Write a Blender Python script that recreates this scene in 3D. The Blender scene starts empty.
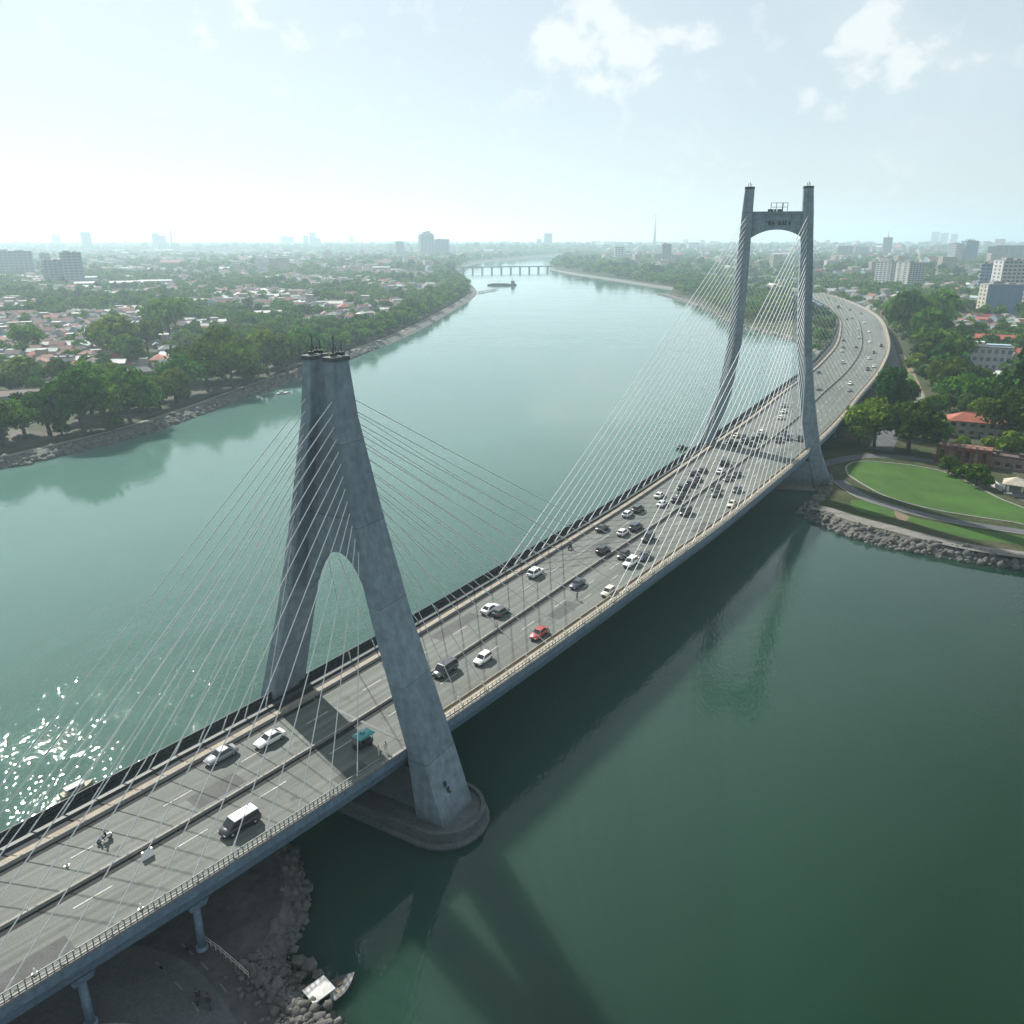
import bpy, bmesh, math, random
import numpy as np
from math import sin, cos, pi, radians, hypot, atan2
from mathutils import Vector, Matrix
from mathutils.geometry import tessellate_polygon

random.seed(7); RNG = np.random.default_rng(11)
S = bpy.context.scene
COL = S.collection

# ------------------------------------------------------------------ camera and survey
FPX, PITCH, CAM_H = 800.0, math.atan(274/800), 80.5
DECK = 12.5
def at(u, v, z=0.0):
    """survey point: where the sight line through a photo point meets height z"""
    x, y = (u-512)/FPX, (512-v)/FPX
    up, fw = y*cos(PITCH)-sin(PITCH), cos(PITCH)+y*sin(PITCH)
    t = (CAM_H-z)/-up
    return (x*t, fw*t)

# ------------------------------------------------------------------ object helpers
def tag(o, label=None, cat=None, group=None, kind=None):
    if label: o['label'] = label
    if cat: o['category'] = cat
    if group: o['group'] = group
    if kind: o['kind'] = kind
    return o
def empty(name, loc=(0, 0, 0), rz=0.0, parent=None):
    o = bpy.data.objects.new(name, None); COL.objects.link(o)
    o.empty_display_size = 0.5
    o.location = loc; o.rotation_euler = (0, 0, rz)
    if parent: o.parent = parent
    return o
def link(name, me, parent=None, loc=(0, 0, 0), rz=0.0, scale=None):
    o = bpy.data.objects.new(name, me); COL.objects.link(o)
    o.location = loc; o.rotation_euler = (0, 0, rz)
    if scale: o.scale = scale
    if parent: o.parent = parent
    return o
def copy_tree(o, parent=None, loc=None, rz=None, scale=None):
    c = o.copy(); COL.objects.link(c); c.parent = parent
    if loc is not None: c.location = loc
    if rz is not None: c.rotation_euler = (0, 0, rz)
    if scale is not None: c.scale = scale
    for ch in KIDS.get(o.name, list(o.children)):
        copy_tree(ch, c)
    return c
KIDS = {}
def remember(o):
    KIDS[o.name] = list(o.children)
    for c in o.children: remember(c)

class MB:
    """collects shapes into one mesh"""
    def __init__(s): s.v, s.f, s.m, s.sm = [], [], [], []
    def add(s, vs, fs, m=0, smooth=False):
        b = len(s.v); s.v += [tuple(p) for p in vs]
        for f in fs: s.f.append(tuple(b+i for i in f)); s.m.append(m); s.sm.append(smooth)
        return s
    def box(s, c, d, rz=0.0, m=0, taper=1.0, ty=None):
        cx, cy, cz = c; hx, hy, hz = d[0]/2, d[1]/2, d[2]/2
        ty = taper if ty is None else ty
        vs = []
        for sz, kx, ky in ((-1, 1, 1), (1, taper, ty)):
            for sx, sy in ((-1, -1), (1, -1), (1, 1), (-1, 1)):
                x, y = sx*hx*kx, sy*hy*ky
                vs.append((cx+x*cos(rz)-y*sin(rz), cy+x*sin(rz)+y*cos(rz), cz+sz*hz))
        return s.add(vs, [(3, 2, 1, 0), (4, 5, 6, 7), (0, 1, 5, 4), (1, 2, 6, 5), (2, 3, 7, 6), (3, 0, 4, 7)], m)
    def prism(s, poly, z0, z1, m=0, caps=True):
        n = len(poly)
        vs = [(x, y, z0) for x, y in poly]+[(x, y, z1) for x, y in poly]
        fs = [(i, (i+1) % n, n+(i+1) % n, n+i) for i in range(n)]
        if caps: fs += [tuple(range(n-1, -1, -1)), tuple(range(n, 2*n))]
        return s.add(vs, fs, m)
    def tube(s, p, q, r, n=6, m=0, r2=None, caps=True):
        p, q = Vector(p), Vector(q); d = (q-p).normalized()
        a = d.orthogonal().normalized(); b = d.cross(a); r2 = r if r2 is None else r2
        vs = [p+(a*cos(2*pi*i/n)+b*sin(2*pi*i/n))*r for i in range(n)]+[q+(a*cos(2*pi*i/n)+b*sin(2*pi*i/n))*r2 for i in range(n)]
        fs = [(i, (i+1) % n, n+(i+1) % n, n+i) for i in range(n)]
        if caps: fs += [tuple(range(n-1, -1, -1)), tuple(range(n, 2*n))]
        return s.add(vs, fs, m, n > 6)
    def loft(s, rings, m=0, closed=True, caps=True, smooth=False):
        n = len(rings[0]); vs = [p for r in rings for p in r]; fs = []
        for k in range(len(rings)-1):
            for i in range(n if closed else n-1):
                j = (i+1) % n
                fs.append((k*n+i, k*n+j, (k+1)*n+j, (k+1)*n+i))
        if caps and closed:
            fs.append(tuple(range(n-1, -1, -1))); fs.append(tuple((len(rings)-1)*n+i for i in range(n)))
        return s.add(vs, fs, m, smooth)
    def ball(s, c, r, sc=(1, 1, 1), nu=8, nv=5, m=0, smooth=True):
        vs = [(c[0], c[1], c[2]-r*sc[2])]
        for j in range(1, nv):
            t = -pi/2+pi*j/nv
            for i in range(nu):
                a = 2*pi*i/nu
                vs.append((c[0]+r*sc[0]*cos(t)*cos(a), c[1]+r*sc[1]*cos(t)*sin(a), c[2]+r*sc[2]*sin(t)))
        vs.append((c[0], c[1], c[2]+r*sc[2])); fs = []
        for i in range(nu): fs.append((0, 1+(i+1) % nu, 1+i))
        for j in range(nv-2):
            for i in range(nu):
                k = 1+j*nu; fs.append((k+i, k+(i+1) % nu, k+nu+(i+1) % nu, k+nu+i))
        k = 1+(nv-2)*nu
        for i in range(nu): fs.append((k+i, k+(i+1) % nu, len(vs)-1))
        return s.add(vs, fs, m, smooth)
    def mesh(s, name, mats):
        me = bpy.data.meshes.new(name); me.from_pydata(s.v, [], s.f)
        for mt in (mats if isinstance(mats, (list, tuple)) else [mats]): me.materials.append(mt)
        me.polygons.foreach_set('material_index', s.m); me.polygons.foreach_set('use_smooth', s.sm)
        me.update(); return me
    def build(s, name, mats, parent=None, **k): return link(name, s.mesh(name, mats), parent, **k)

def np_mesh(name, V, Fq, mats, midx=None, smooth=False):
    """fast mesh from numpy arrays; Fq is (n,4) or (n,3)"""
    me = bpy.data.meshes.new(name); k = Fq.shape[1]; n = len(Fq)
    me.vertices.add(len(V)); me.vertices.foreach_set('co', np.ascontiguousarray(V, np.float32).ravel())
    me.loops.add(n*k); me.loops.foreach_set('vertex_index', np.ascontiguousarray(Fq, np.int32).ravel())
    me.polygons.add(n)
    me.polygons.foreach_set('loop_start', np.arange(0, n*k, k, dtype=np.int32))
    for mt in (mats if isinstance(mats, (list, tuple)) else [mats]): me.materials.append(mt)
    if midx is not None: me.polygons.foreach_set('material_index', np.ascontiguousarray(midx, np.int32))
    if smooth: me.polygons.foreach_set('use_smooth', np.ones(n, bool))
    me.update(calc_edges=True); me.validate(); return me

# ------------------------------------------------------------------ materials
class NT:
    def __init__(s, mat):
        mat.use_nodes = True; s.t = mat.node_tree; s.t.nodes.clear(); s.n = s.t.nodes; s.l = s.t.links
    def __call__(s, typ, **kw):
        nd = s.n.new('ShaderNode'+typ)
        for k, v in kw.items():
            if k.startswith('i_'): nd.inputs[k[2:].replace('_', ' ')].default_value = v
            elif k.startswith('n_'): nd.inputs[int(k[2:])].default_value = v
            else: setattr(nd, k, v)
        return nd
    def wire(s, a, b): s.l.new(a, b)
    def ramp(s, fac, stops, interp='LINEAR'):
        r = s('ValToRGB'); r.color_ramp.interpolation = interp; e = r.color_ramp.elements
        while len(e) < len(stops): e.new(0.5)
        for x, (p, c) in zip(e, stops): x.position = p; x.color = (*c, 1) if len(c) == 3 else c
        s.wire(fac, r.inputs[0]); return r.outputs[0]
    def mix(s, fac, a, b, mode='MIX'):
        m = s('Mix', data_type='RGBA', blend_type=mode)
        for val, sock in ((fac, m.inputs[0]), (a, m.inputs[6]), (b, m.inputs[7])):
            if hasattr(val, 'is_output'): s.wire(val, sock)
            elif isinstance(val, (int, float)): sock.default_value = val
            else: sock.default_value = (*val, 1)
        return m.outputs[2]
def jit(c, k): return tuple(min(1, x*k) for x in c)
def mat(name, c, rough=0.7, var=0.18, scale=0.4, fine=None, spec=0.4, metal=0.0, rnd=0.0, bump=0.0, streak=0.0, coord='Object', coat=0.0, joints=0.0):
    M = bpy.data.materials.new(name); N = NT(M)
    p = N('BsdfPrincipled', i_Roughness=rough, i_Metallic=metal); p.inputs['Specular IOR Level'].default_value = spec
    p.inputs['Coat Weight'].default_value = coat
    out = N('OutputMaterial'); N.wire(p.outputs[0], out.inputs[0])
    tc = N('TexCoord'); co = tc.outputs[coord]
    n1 = N('TexNoise', i_Scale=scale, i_Detail=6.0, i_Roughness=0.6); N.wire(co, n1.inputs['Vector'])
    col = N.ramp(n1.outputs[0], [(0.3, jit(c, 1-var)), (0.7, jit(c, 1+var))])
    if fine:
        n2 = N('TexNoise', i_Scale=fine, i_Detail=3.0); N.wire(co, n2.inputs['Vector'])
        col = N.mix(1.0, col, N.ramp(n2.outputs[0], [(0.3, (.82,)*3), (0.7, (1.15,)*3)]), 'MULTIPLY')
    if streak:
        mp = N('Mapping'); mp.inputs['Scale'].default_value = (1.1, 1.1, 0.022); N.wire(co, mp.inputs[0])
        n3 = N('TexNoise', i_Scale=1.3, i_Detail=5.0); N.wire(mp.outputs[0], n3.inputs['Vector'])
        col = N.mix(1.0, col, N.ramp(n3.outputs[0], [(0.35, (1-streak,)*3), (0.62, (1.05,)*3)]), 'MULTIPLY')
    if joints:      # pour joints between the concrete lifts
        sx = N('SeparateXYZ'); N.wire(co, sx.inputs[0]); dv = N('Math', operation='DIVIDE', n_1=joints); N.wire(sx.outputs[2], dv.inputs[0])
        fr = N('Math', operation='FRACT'); N.wire(dv.outputs[0], fr.inputs[0]); fl = N('Math', operation='FLOOR'); N.wire(dv.outputs[0], fl.inputs[0])
        wn = N('TexWhiteNoise', noise_dimensions='1D'); N.wire(fl.outputs[0], wn.inputs['W'])
        col = N.mix(1.0, col, N.ramp(wn.outputs[0], [(0, (.93,)*3), (1, (1.07,)*3)]), 'MULTIPLY')
        col = N.mix(1.0, col, N.ramp(fr.outputs[0], [(0, (.74,)*3), (.014, (1,)*3)], 'CONSTANT'), 'MULTIPLY')
        sz = N('MapRange'); sz.inputs[1].default_value = 2.0; sz.inputs[2].default_value = 5.5; sz.inputs[3].default_value = .55; sz.inputs[4].default_value = 1; N.wire(sx.outputs[2], sz.inputs[0])
        wet = N('Mix', data_type='RGBA', blend_type='MULTIPLY'); wet.inputs[0].default_value = 1; N.wire(col, wet.inputs[6]); N.wire(sz.outputs[0], wet.inputs[7]); col = wet.outputs[2]
    if rnd:
        oi = N('ObjectInfo'); hs = N('HueSaturation')
        mr = N('MapRange'); mr.inputs[3].default_value = 1-rnd; mr.inputs[4].default_value = 1+rnd
        N.wire(oi.outputs['Random'], mr.inputs[0]); N.wire(mr.outputs[0], hs.inputs['Value'])
        m2 = N('MapRange'); m2.inputs[3].default_value = 0.5-rnd*0.06; m2.inputs[4].default_value = 0.5+rnd*0.06
        ml = N('Math', operation='FRACT'); mm = N('Math', operation='MULTIPLY', n_1=7.31)
        N.wire(oi.outputs['Random'], mm.inputs[0]); N.wire(mm.outputs[0], ml.inputs[0]); N.wire(ml.outputs[0], m2.inputs[0]); N.wire(m2.outputs[0], hs.inputs['Hue'])
        N.wire(col, hs.inputs['Color']); col = hs.outputs[0]
    N.wire(col, p.inputs['Base Color'])
    if bump:
        nb = N('TexNoise', i_Scale=fine or scale*6, i_Detail=4.0); N.wire(co, nb.inputs['Vector'])
        b = N('Bump', i_Strength=bump, i_Distance=0.2); N.wire(nb.outputs[0], b.inputs['Height']); N.wire(b.outputs[0], p.inputs['Normal'])
    return M

M = {}
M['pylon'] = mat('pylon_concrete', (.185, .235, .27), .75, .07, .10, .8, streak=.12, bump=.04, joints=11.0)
M['concrete'] = mat('deck_concrete', (.13, .19, .25), .8, .12, .15, 2.0, streak=.15, bump=.1)
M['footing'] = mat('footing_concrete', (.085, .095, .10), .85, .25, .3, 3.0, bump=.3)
M['tan'] = mat('tan_concrete', (.24, .205, .155), .8, .2, .5, 4.0, bump=.15)
M['kerb'] = mat('pale_kerb', (.20, .195, .18), .8, .15, .6, 4.0)
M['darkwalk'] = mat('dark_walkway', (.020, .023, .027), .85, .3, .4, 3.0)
M['rail'] = mat('grey_rail', (.20, .21, .20), .6, .15, 2.0)
M['railpale'] = mat('pale_rail', (.40, .39, .35), .6, .15, 2.0)
M['raildark'] = mat('dark_rail', (.05, .06, .06), .6, .2, 2.0)
M['cable'] = mat('white_cable_sheath', (.62, .63, .62), .4, .05, 1.0)
M['steel'] = mat('dark_steel', (.06, .065, .07), .5, .2, 2.0, metal=.3)
M['paint'] = mat('road_paint', (.36, .36, .34), .7, .25, 1.5, 6.0)
M['rock'] = mat('riprap_rock', (.095, .094, .088), .9, .4, .5, 3.0, bump=.4)
M['glass'] = mat('dark_glass', (.012, .016, .02), .08, .1, 1.0, spec=.8)
M['tyre'] = mat('tyre_rubber', (.012, .012, .012), .85, .2, 3.0)
M['rim'] = mat('wheel_rim', (.35, .36, .37), .35, .1, 3.0, metal=.8)
M['lamp'] = mat('headlamp_glass', (.65, .66, .66), .15, .05, 3.0, spec=.8)
M['tail'] = mat('tail_lamp', (.35, .015, .012), .25, .1, 3.0)
M['skin'] = mat('skin', (.26, .14, .09), .6, .08, 5.0)
M['wood'] = mat('bark', (.09, .065, .045), .9, .3, 1.0, 5.0)
M['grass'] = mat('grass', (.024, .076, .0005), .9, .28, .12, 3.0, bump=.3)
M['path'] = mat('gravel_path', (.15, .145, .13), .9, .22, .3, 4.0, bump=.2)
M['dirt'] = mat('dirt', (.15, .115, .075), .95, .3, .25, 3.0, bump=.3)
M['lane'] = mat('lane_asphalt', (.075, .08, .086), .85, .2, .2, 3.0)

def asphalt():
    A = bpy.data.materials.new('bridge_asphalt'); N = NT(A)
    p = N('BsdfPrincipled', i_Roughness=.8); p.inputs['Specular IOR Level'].default_value = .3
    out = N('OutputMaterial'); N.wire(p.outputs[0], out.inputs[0])
    uv = N('UVMap', uv_map='along'); tc = N('TexCoord')
    n1 = N('TexNoise', i_Scale=.06, i_Detail=8.0, i_Roughness=.65); N.wire(tc.outputs['Object'], n1.inputs['Vector'])
    col = N.ramp(n1.outputs[0], [(.3, (.090, .100, .092)), (.7, (.124, .136, .126))])
    mp = N('Mapping'); mp.inputs['Scale'].default_value = (.012, 1.1, 1); N.wire(uv.outputs[0], mp.inputs[0])
    n2 = N('TexNoise', i_Scale=1.0, i_Detail=5.0); N.wire(mp.outputs[0], n2.inputs['Vector'])   # tyre wear along the lanes
    col = N.mix(1.0, col, N.ramp(n2.outputs[0], [(.34, (.72,)*3), (.64, (1.14,)*3)]), 'MULTIPLY')
    n4 = N('TexNoise', i_Scale=.35, i_Detail=4.0); N.wire(tc.outputs['Object'], n4.inputs['Vector'])    # oil spots
    col = N.mix(1.0, col, N.ramp(n4.outputs[0], [(.24, (.62,)*3), (.36, (1.0,)*3)]), 'MULTIPLY')
    n3 = N('TexNoise', i_Scale=3.5, i_Detail=3.0); N.wire(tc.outputs['Object'], n3.inputs['Vector'])
    col = N.mix(1.0, col, N.ramp(n3.outputs[0], [(.3, (.9,)*3), (.7, (1.1,)*3)]), 'MULTIPLY')
    N.wire(col, p.inputs['Base Color']); return A
M['asphalt'] = asphalt()

def water():
    W = bpy.data.materials.new('river_water'); N = NT(W)
    p = N('BsdfPrincipled', i_IOR=1.333)
    p.inputs['Specular IOR Level'].default_value = .5
    p.subsurface_method = 'BURLEY'; p.inputs['Subsurface Weight'].default_value = 1.0; p.inputs['Subsurface Radius'].default_value = (2.0, 4.0, 3.6); p.inputs['Subsurface Scale'].default_value = 2.0
    out = N('OutputMaterial'); N.wire(p.outputs[0], out.inputs[0])
    tc = N('TexCoord'); co = tc.outputs['Object']
    nb = N('TexNoise', i_Scale=.006, i_Detail=4.0); N.wire(co, nb.inputs['Vector'])
    col = N.ramp(nb.outputs[0], [(.3, (.0008, .0150, .0058)), (.7, (.0015, .020, .0085))])
    # paler upstream: sun glare and sky reflection painted into the water colour
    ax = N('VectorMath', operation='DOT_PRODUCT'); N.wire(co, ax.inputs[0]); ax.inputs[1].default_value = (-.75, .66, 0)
    glare = N('MapRange'); glare.inputs[1].default_value = 10; glare.inputs[2].default_value = 230; N.wire(ax.outputs['Value'], glare.inputs[0])
    col = N.mix(glare.outputs[0], col, (.072, .142, .122))
    N.wire(col, p.inputs['Base Color'])
    # calm and ruffled patches
    mp = N('Mapping'); mp.inputs['Scale'].default_value = (.010, .022, .01); mp.inputs['Rotation'].default_value = (0, 0, .5); N.wire(co, mp.inputs[0])
    patch = N('TexNoise', i_Scale=1.0, i_Detail=3.0); N.wire(mp.outputs[0], patch.inputs['Vector'])
    pr = N('MapRange'); pr.inputs[1].default_value = .38; pr.inputs[2].default_value = .62; pr.inputs[3].default_value = .08; pr.inputs[4].default_value = .27
    N.wire(patch.outputs[0], pr.inputs[0])
    m2 = N('Mapping'); m2.inputs['Scale'].default_value = (1, .55, 1); m2.inputs['Rotation'].default_value = (0, 0, .6); N.wire(co, m2.inputs[0])
    w1 = N('TexNoise', i_Scale=1.5, i_Detail=1.5, i_Roughness=.5); N.wire(m2.outputs[0], w1.inputs['Vector'])
    w2 = N('TexNoise', i_Scale=.12, i_Detail=2.0); N.wire(m2.outputs[0], w2.inputs['Vector'])
    h2 = N('Math', operation='MULTIPLY', n_1=3.0); N.wire(w2.outputs[0], h2.inputs[0])
    hs = N('Math', operation='ADD'); N.wire(w1.outputs[0], hs.inputs[0]); N.wire(h2.outputs[0], hs.inputs[1])
    ds = N('VectorMath', operation='DISTANCE'); N.wire(co, ds.inputs[0]); ds.inputs[1].default_value = (-46, 148, 0)      # wind on the water by the near pylon
    wr = N('MapRange'); wr.inputs[1].default_value = 2; wr.inputs[2].default_value = 70; wr.inputs[3].default_value = 1.5; wr.inputs[4].default_value = 0; N.wire(ds.outputs['Value'], wr.inputs[0])
    pw = N('Math', operation='ADD'); N.wire(pr.outputs[0], pw.inputs[0]); N.wire(wr.outputs[0], pw.inputs[1])
    hm = N('Math', operation='MULTIPLY'); N.wire(hs.outputs[0], hm.inputs[0]); N.wire(pw.outputs[0], hm.inputs[1])
    b = N('Bump', i_Strength=1.0, i_Distance=.16); N.wire(hm.outputs[0], b.inputs['Height'])
    N.wire(b.outputs[0], p.inputs['Normal'])
    p.inputs['Roughness'].default_value = .022
    return W
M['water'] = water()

def leaf_mat(name, c1, c2):
    L = bpy.data.materials.new(name); N = NT(L)
    out = N('OutputMaterial'); tc = N('TexCoord'); oi = N('ObjectInfo')
    n1 = N('TexNoise', i_Scale=.5, i_Detail=3.0); N.wire(tc.outputs['Object'], n1.inputs['Vector'])
    col = N.ramp(n1.outputs[0], [(.32, c1), (.68, c2)])
    hs = N('HueSaturation'); N.wire(col, hs.inputs['Color'])
    mr = N('MapRange'); mr.inputs[3].default_value = .55; mr.inputs[4].default_value = 1.5; N.wire(oi.outputs['Random'], mr.inputs[0]); N.wire(mr.outputs[0], hs.inputs['Value'])
    mm = N('Math', operation='MULTIPLY', n_1=9.7); fr = N('Math', operation='FRACT'); m2 = N('MapRange'); m2.inputs[3].default_value = .462; m2.inputs[4].default_value = .525
    N.wire(oi.outputs['Random'], mm.inputs[0]); N.wire(mm.outputs[0], fr.inputs[0]); N.wire(fr.outputs[0], m2.inputs[0]); N.wire(m2.outputs[0], hs.inputs['Hue'])
    d = N('BsdfDiffuse'); t = N('BsdfTranslucent'); mx = N('MixShader', n_0=.25)
    N.wire(hs.outputs[0], d.inputs[0]); N.wire(hs.outputs[0], t.inputs[0]); N.wire(d.outputs[0], mx.inputs[1]); N.wire(t.outputs[0], mx.inputs[2])
    N.wire(mx.outputs[0], out.inputs[0]); return L
M['leaf'] = leaf_mat('leaf_green', (.027, .076, .009), (.084, .172, .017))
M['leaf2'] = leaf_mat('leaf_olive', (.045, .098, .012), (.112, .176, .022))
M['leaf3'] = leaf_mat('leaf_dark', (.018, .052, .014), (.046, .100, .020))

def ground_mat(name, stops, scale):
    G = bpy.data.materials.new(name); N = NT(G)
    p = N('BsdfPrincipled', i_Roughness=.95); p.inputs['Specular IOR Level'].default_value = .1
    out = N('OutputMaterial'); N.wire(p.outputs[0], out.inputs[0])
    tc = N('TexCoord'); co = tc.outputs['Object']
    a = N('TexNoise', i_Scale=scale, i_Detail=8.0, i_Roughness=.7); N.wire(co, a.inputs['Vector'])
    col = N.ramp(a.outputs[0], stops)
    b = N('TexNoise', i_Scale=.8, i_Detail=4.0); N.wire(co, b.inputs['Vector'])
    col = N.mix(1.0, col, N.ramp(b.outputs[0], [(.3, (.75,)*3), (.7, (1.2,)*3)]), 'MULTIPLY')
    N.wire(col, p.inputs['Base Color']); return G
M['cityground'] = ground_mat('city_ground', [(.30, (.022, .042, .014)), (.46, (.035, .05, .022)), (.54, (.085, .08, .07)), (.66, (.15, .14, .13))], .02)
M['bankground'] = ground_mat('bank_ground', [(.3, (.022, .04, .014)), (.5, (.04, .05, .022)), (.7, (.09, .078, .058))], .05)
M['quay'] = ground_mat('quay_ground', [(.3, (.050, .052, .054)), (.5, (.075, .076, .076)), (.7, (.105, .102, .096))], .08)

# ------------------------------------------------------------------ world: hazy daylight sky with clouds
SUN_AZ, SUN_EL = radians(-34.5), radians(39.5)      # azimuth measured from +Y towards +X
sun_dir = Vector((sin(SUN_AZ)*cos(SUN_EL), cos(SUN_AZ)*cos(SUN_EL), sin(SUN_EL)))
W = bpy.data.worlds.new("World"); S.world = W; W.use_nodes = True
N = NT(W)
out = N('OutputWorld'); bg = N('Background', i_Strength=.05); N.wire(bg.outputs[0], out.inputs[0])
sky = N('TexSky', sky_type='NISHITA', sun_disc=False, sun_elevation=SUN_EL, sun_rotation=SUN_AZ, altitude=0.0, air_density=1.0, dust_density=0.8, ozone_density=1.5)
tc = N('TexCoord'); dirv = tc.outputs['Generated']
def skydir(u, v):
    x, y = (u-512)/FPX, (512-v)/FPX
    d = Vector((x, cos(PITCH)+y*sin(PITCH), y*cos(PITCH)-sin(PITCH))); return d.normalized()
mp = N('Mapping'); mp.inputs['Scale'].default_value = (1, 1, 1.25); N.wire(dirv, mp.inputs[0])
cn = N('TexNoise', i_Scale=26.0, i_Detail=9.0, i_Roughness=.55, i_Distortion=.2); N.wire(mp.outputs[0], cn.inputs['Vector'])
cn2 = N('TexNoise', i_Scale=3.0, i_Detail=6.0, i_Roughness=.6); N.wire(mp.outputs[0], cn2.inputs['Vector'])
cloud_sum = None
for (u, v, ru, rv, amt) in ((603, 18, 34, 30, .95), (572, 48, 42, 36, .9), (628, 52, 46, 34, .95), (690, 42, 34, 20, .8), (600, 84, 60, 24, .55), (880, 14, 26, 22, .95), (868, 46, 42, 34, .95), (915, 56, 40, 24, .85), (966, 64, 28, 12, .7), (858, 88, 52, 26, .6), (250, 30, 80, 50, .4), (480, 70, 60, 30, .3)):
    c = skydir(u, v); r = skydir(u+ru, v)-c; t = skydir(u, v-rv)-c
    sub = N('VectorMath', operation='SUBTRACT'); N.wire(dirv, sub.inputs[0]); sub.inputs[1].default_value = c
    parts = []
    for ax in (r, t):
        dt = N('VectorMath', operation='DOT_PRODUCT'); N.wire(sub.outputs[0], dt.inputs[0]); dt.inputs[1].default_value = ax/ax.length_squared
        sq = N('Math', operation='POWER', n_1=2.0); ab = N('Math', operation='ABSOLUTE'); N.wire(dt.outputs['Value'], ab.inputs[0]); N.wire(ab.outputs[0], sq.inputs[0]); parts.append(sq.outputs[0])
    s2 = N('Math', operation='ADD'); N.wire(parts[0], s2.inputs[0]); N.wire(parts[1], s2.inputs[1])
    m0 = N('MapRange'); m0.inputs[1].default_value = 0; m0.inputs[2].default_value = 1.6; m0.inputs[3].default_value = amt; m0.inputs[4].default_value = 0; N.wire(s2.outputs[0], m0.inputs[0])
    ft = N('MapRange', interpolation_type='SMOOTHSTEP'); ft.inputs[1].default_value = -1.1; ft.inputs[2].default_value = .35; ft.inputs[3].default_value = .45; ft.inputs[4].default_value = 1.1; N.wire(dt.outputs['Value'], ft.inputs[0])
    m1 = N('Math', operation='MULTIPLY'); N.wire(m0.outputs[0], m1.inputs[0]); N.wire(ft.outputs[0], m1.inputs[1])
    if cloud_sum is None: cloud_sum = m1.outputs[0]
    else:
        mx = N('Math', operation='MAXIMUM'); N.wire(cloud_sum, mx.inputs[0]); N.wire(m1.outputs[0], mx.inputs[1]); cloud_sum = mx.outputs[0]
nm = N('MapRange'); nm.inputs[1].default_value = .35; nm.inputs[2].default_value = .65; nm.inputs[3].default_value = -.6; nm.inputs[4].default_value = .38; N.wire(cn.outputs[0], nm.inputs[0])
ad = N('Math', operation='ADD'); N.wire(cloud_sum, ad.inputs[0]); N.wire(nm.outputs[0], ad.inputs[1])
cd = N('MapRange', interpolation_type='SMOOTHSTEP'); cd.inputs[1].default_value = .15; cd.inputs[2].default_value = .85; cd.inputs[3].default_value = 0; cd.inputs[4].default_value = .62; N.wire(ad.outputs[0], cd.inputs[0])
# thin veil of high haze cloud everywhere
vl = N('MapRange', interpolation_type='SMOOTHSTEP'); vl.inputs[1].default_value = .40; vl.inputs[2].default_value = .75; vl.inputs[3].default_value = .66; vl.inputs[4].default_value = .88; N.wire(cn2.outputs[0], vl.inputs[0])
SKYMIX = N.mix(vl.outputs[0], sky.outputs[0], (7.4, 8.3, 8.65))
SKYMIX = N.mix(cd.outputs[0], SKYMIX, (10.2, 10.3, 10.2))
N.wire(SKYMIX, bg.inputs['Color'])

sl = bpy.data.lights.new('sun', 'SUN'); sl.energy = 4.7; sl.angle = radians(.9); sl.color = (1.0, .95, .86)
so = bpy.data.objects.new('sun', sl); COL.objects.link(so)
so.rotation_euler = (-sun_dir).to_track_quat('-Z', 'Y').to_euler(); so.location = (0, 0, 300)

cam = bpy.data.cameras.new('camera'); co = bpy.data.objects.new('camera', cam); COL.objects.link(co)
co.location = (0, 0, CAM_H); co.rotation_euler = (pi/2-PITCH, 0, 0)
cam.sensor_width = 36; cam.lens = 36*FPX/1024; cam.clip_end = 60000; cam.clip_start = .5
S.camera = co

S.view_settings.view_transform = 'Standard'; S.view_settings.look = 'None'; S.view_settings.exposure = 1.0; S.view_settings.gamma = 1.0
S.render.engine = 'CYCLES'
S.cycles.use_denoising = True
S.cycles.max_bounces = 6; S.cycles.diffuse_bounces = 2; S.cycles.glossy_bounces = 3; S.cycles.volume_bounces = 1; S.cycles.transparent_max_bounces = 4
S.cycles.sample_clamp_indirect = 6.0; S.cycles.sample_clamp_direct = 0
S.cycles.caustics_reflective = False; S.cycles.caustics_refractive = False

# ------------------------------------------------------------------ haze
hz = MB().box((0, 4000, 130), (44000, 44000, 265)).build('haze', [])
hz['kind'] = 'stuff'
HM = bpy.data.materials.new('haze_air'); N = NT(HM); out = N('OutputMaterial')
pv = N('VolumePrincipled'); pv.inputs['Color'].default_value = (.62, .80, .90, 1); pv.inputs['Density'].default_value = 1.65e-4; pv.inputs['Anisotropy'].default_value = .40
N.wire(pv.outputs[0], out.inputs['Volume']); hz.data.materials.append(HM)

# ------------------------------------------------------------------ water and land
MB().add([(-20000, -3000, 0), (20000, -3000, 0), (20000, 20000, 0), (-20000, 20000, 0)], [(0, 1, 2, 3)]).build('river', M['water'])['kind'] = 'structure'

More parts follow.
